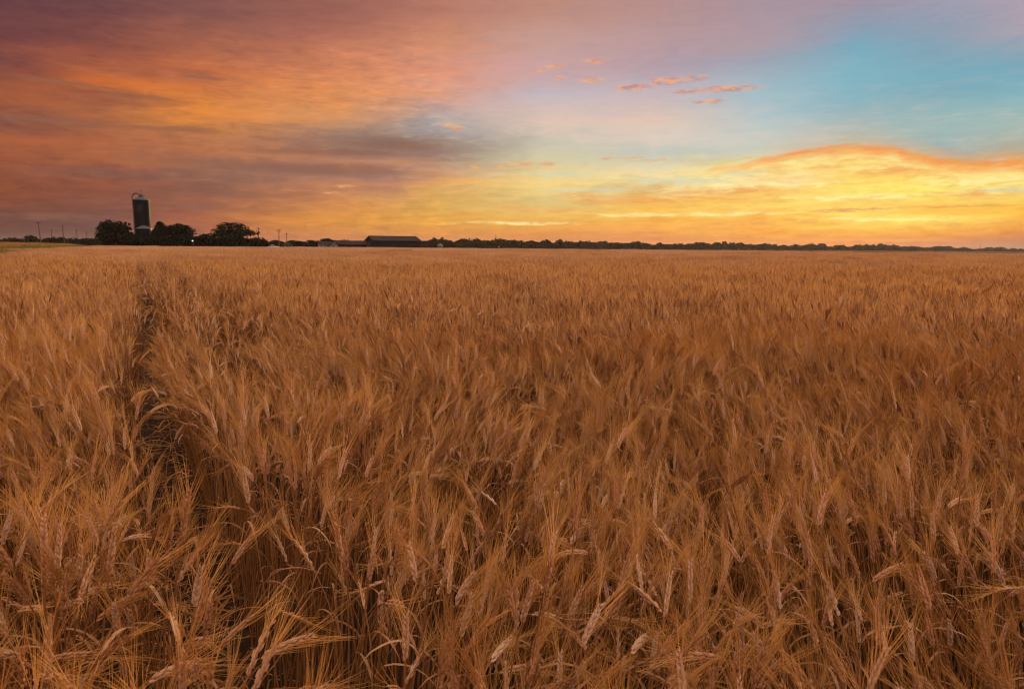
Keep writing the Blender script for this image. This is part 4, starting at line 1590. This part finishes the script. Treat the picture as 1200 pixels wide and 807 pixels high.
def car(P, rz, m, label):
    o = empty('parked_car', P, rz)
    tag(o, label, 'car')
    b = MB()
    for y0, y1, k in ((-.82, .82, 1),):
        b.prism([(-2.2, .35), (2.15, .35), (2.2, .65), (2.1, .88), (1.0, .98), (.9, .98), (-1.6, 1.0), (-2.15, .95), (-2.22, .6)], 'y', y0, y1)
    bo = b.build('body', m, o)
    b = MB()
    v = [(-1.75, -.76, 1.0), (1.0, -.76, .98), (1.0, .76, .98), (-1.75, .76, 1.0), (-1.35, -.6, 1.46), (.25, -.6, 1.48), (.25, .6, 1.48), (-1.35, .6, 1.46)]
    b.add(v, [(0, 1, 5, 4), (1, 2, 6, 5), (2, 3, 7, 6), (3, 0, 4, 7)])
    b.build('windows', M['glass'], o)
    b = MB(); b.box((-.55, 0, 1.5), (1.7, 1.24, .07)); b.build('roof', m, o)
    for x in (-1.35, 1.35):
        for s_ in (-1, 1):
            wheel(o, (x, s_ * .76, .33), .33, .2)
    for s_ in (-1, 1):
        b = MB(); b.box((2.17, s_ * .58, .68), (.08, .34, .14)); b.build('headlight', M['tank'], o)
    return o


c_ = at(320, 289, 288)
car((c_.x, c_.y, 0.12), R(4), M['car_white'], 'white car parked behind the wheat below the utility poles')
c_ = at(292, 289, 250)
car((c_.x, c_.y - 5, 0.0), R(70), M['car_blue'], 'blue-grey car parked end-on before the dark hedge')

# pale domed tank on legs
Pt = at(515.5, 289, 300)
tk = empty('feed_tank', (Pt.x, Pt.y, 0))
tag(tk, 'small pale domed tank on legs right of the long dark barn', 'tank')
b = MB(); b.lathe([(.3, .95), (1.1, 1.15), (1.25, 1.5), (1.1, 2.0), (.7, 2.4), (.3, 2.55), (.001, 2.58)], 28); b.build('tank_body', M['tank'], tk, smooth=True)
b = MB(); b.lathe([(.25, 2.5), (.25, 2.75), (.001, 2.78)], 14); b.build('cap', M['dark_metal'], tk)
for i in range(4):
    a = math.pi / 4 + i * math.pi / 2
    b = MB(); b.tube([(1.15 * math.cos(a), 1.15 * math.sin(a), -.1), (.95 * math.cos(a), .95 * math.sin(a), 1.3)], .07, 6); b.build('leg', M['dark_metal'], tk)

# yard lamp, lit
Pl = at(226.3, 289, 240)
zl = at(226.3, 282, 240).z
yl = empty('yard_lamp', (Pl.x, Pl.y, 0))
tag(yl, 'lit yard lamp glowing pale before the dark trees', 'lamp')
b = MB(); b.tube([(0, .35, -.2), (0, .35, zl + .2)], [.09, .06], 8); b.build('pole', M['wood'], yl)
b = MB(); b.tube([(0, .35, zl + .15), (0, .1, zl + .3), (0, -.15, zl + .22)], .035, 6); b.build('arm', M['dark_metal'], yl)
b = MB(); b.lathe([(.08, .18), (.22, .1), (.26, .0)], 16, (0, -.2, zl + .05)); b.build('lamp_shade', M['galv'], yl)
gm = bpy.data.materials.new('lamp_glow'); gm.use_nodes = True
pb_ = gm.node_tree.nodes['Principled BSDF']
pb_.inputs['Base Color'].default_value = (.9, .85, .7, 1)
pb_.inputs['Emission Color'].default_value = (1, .86, .6, 1)
pb_.inputs['Emission Strength'].default_value = 2.2
b = MB(); b.lathe([(.001, -.26), (.15, -.2), (.22, -.05), (.2, .03)], 16, (0, -.2, zl)); b.build('bulb', gm, yl, smooth=True)


# ------------------------------------------------------------------ utility poles and wires
def pole(px, ptop, Y, label, lean=0.0, trans=False, arms=1, group='roadside utility poles'):
    P = at(px, 287, Y)
    H = at(px, ptop, Y).z
    o = empty('utility_pole', (P.x, P.y, 0), R(28), 0, lean)
    tag(o, label, 'utility pole', group)
    b = MB(); b.tube([(0, 0, -.3), (0, 0, H * .5), (0, 0, H)], [.24, .20, .16], 8); b.build('post', M['wood'], o)
    for k in range(arms):
        z = H - .5 - k * 1.0
        b = MB(); b.box((0, .17, z), (2.2, .12, .14)); ca = b.build('crossarm', M['wood'], o)
        b = MB()
        for x in (-1.0, -.45, .45, 1.0):
            b.lathe([(.05, .07), (.07, .12), (.04, .2), (.06, .26), (.001, .29)], 8, (x, .17, z))
        b.build('insulators', M['insul'], ca)
    if trans:
        b = MB(); b.lathe([(.001, -.6), (.3, -.6), (.3, .3), (.22, .42), (.001, .44)], 14, (.5, -.1, H - 2.2)); b.build('transformer', M['dark_metal'], o)
    return P, H


lp = []
for px, t_, Y, lb, ln in [(48.5, 259.8, 285, 'tallest leaning utility pole in the roadside line at left', -.05), (61.5, 268.8, 420, 'short distant utility pole just right of the tallest one', 0),
                      (75.8, 263.5, 330, 'second tallest leaning utility pole left of the big round tree', -.04), (91.3, 268.8, 425, 'medium utility pole midway between second tallest pole and round tree', -.02),
                      (102.5, 271.6, 500, 'thin distant utility pole, next to last before the round tree', 0), (111.5, 274.2, 580, 'thinnest utility pole, last before the big round tree', 0)]:
    lp.append(pole(px, t_, Y, lb, ln))
rp = []
for px, t_, Y, lb, tr, ar in [(303, 266.6, 335, 'tall utility pole with transformer right of the dark hedge', True, 1), (327, 268.6, 365, 'double-armed utility pole in the middle of the three by the farm', False, 2),
                          (336, 273, 470, 'shortest of the three utility poles by the farm', False, 1)]:
    rp.append(pole(px, t_, Y, lb, 0.02, tr, ar, 'utility poles by the farm'))


def wire(P0, P1, label, sag=1.0):
    pts = []
    for i in range(13):
        t_ = i / 12
        p = P0.lerp(P1, t_)
        pts.append((p.x, p.y, p.z - sag * 4 * t_ * (1 - t_)))
    b = MB(); b.tube(pts, .022, 4)
    tag(b.build('power_line', M['dark_metal']), label, 'power line', 'power lines')


def tip(pp, dz=.4): return Vector((pp[0].x, pp[0].y, pp[1] - dz))


wire(tip(rp[0]), tip(rp[1]), 'thin cable sagging from the transformer pole to the double-armed pole')
wire(tip(rp[1]), tip(rp[2]), 'thin cable between the double-armed pole and the shortest pole')
wire(tip(rp[2]), at(382, 284, 310), 'thin cable dropping from the shortest pole to the white house', .6)
wire(tip(rp[0], 2.4), at(268, 281, 300), 'thin cable dropping from the transformer pole into the hedge', .5)
wire(tip(lp[0]), tip(lp[2]), 'thin cable between the two tallest roadside poles')
wire(tip(lp[2]), tip(lp[3]), 'thin cable between the second tallest and medium roadside poles')
wire(tip(lp[3]), tip(lp[4]), 'thin cable between the medium and thin distant roadside poles')
wire(tip(lp[4]), tip(lp[5]), 'thin cable between the last two roadside poles')

# masts and water tower on the horizon
for px, t_, Y, lb in [(581, 275.8, 640, 'lone thin mast above the middle of the horizon wood'), (1148.5, 286, 1300, 'thin mast standing over the hazy right end of the wood'),
                      (1101, 286.8, 1300, 'faint thin mast left of the one at the hazy right end')]:
    P = at(px, 290, Y)
    H = at(px, t_, Y).z
    o = empty('mast', (P.x, P.y, 0))
    tag(o, lb, 'mast', 'masts on the horizon')
    b = MB(); b.tube([(0, 0, 0), (0, 0, H)], [.3, .16], 6); b.build('pole', M['dark_metal'], o)
    b = MB(); b.box((0, 0, H - .5), (1.4, .15, .2)); b.box((0, 0, H - 1.5), (1.0, .15, .2)); b.build('antenna', M['dark_metal'], o)
P = at(690.5, 290, 1150)
H = at(690.5, 281.3, 1150).z
wt_ = empty('water_tower', (P.x, P.y, 0))
tag(wt_, 'small pale water tower peeping over the horizon wood', 'water tower')
b = MB(); b.lathe([(.5, H - 3.6), (1.5, H - 3.0), (1.7, H - 2.2), (1.6, H - 1.1), (1.0, H - .4), (.001, H)], 20); b.build('tank_body', M['tank'], wt_, smooth=True)
for i in range(4):
    a = math.pi / 4 + i * math.pi / 2
    b = MB(); b.tube([(2.2 * math.cos(a), 2.2 * math.sin(a), 0), (1.4 * math.cos(a), 1.4 * math.sin(a), H - 2.8)], .14, 6); b.build('leg', M['galv'], wt_)
b = MB(); b.tube([(0, 0, 0), (0, 0, H - 3.5)], .3, 8); b.build('riser_pipe', M['galv'], wt_)

# ------------------------------------------------------------------ evening haze over the plain
HZ = 0.00004
b = MB()
b.box((0, 700, 13.0), (5800, 5800, 28.0))
hz = bpy.data.materials.new('haze_air')
hz.use_nodes = True
t = hz.node_tree
t.nodes.clear()
pv = t.nodes.new('ShaderNodeVolumePrincipled')
pv.inputs['Color'].default_value = (0.93, 0.88, 0.86, 1)
pv.inputs['Density'].default_value = HZ
pv.inputs['Anisotropy'].default_value = 0.35
om = t.nodes.new('ShaderNodeOutputMaterial')
t.links.new(pv.outputs[0], om.inputs['Volume'])
tag(b.build('haze', hz), kind='stuff')
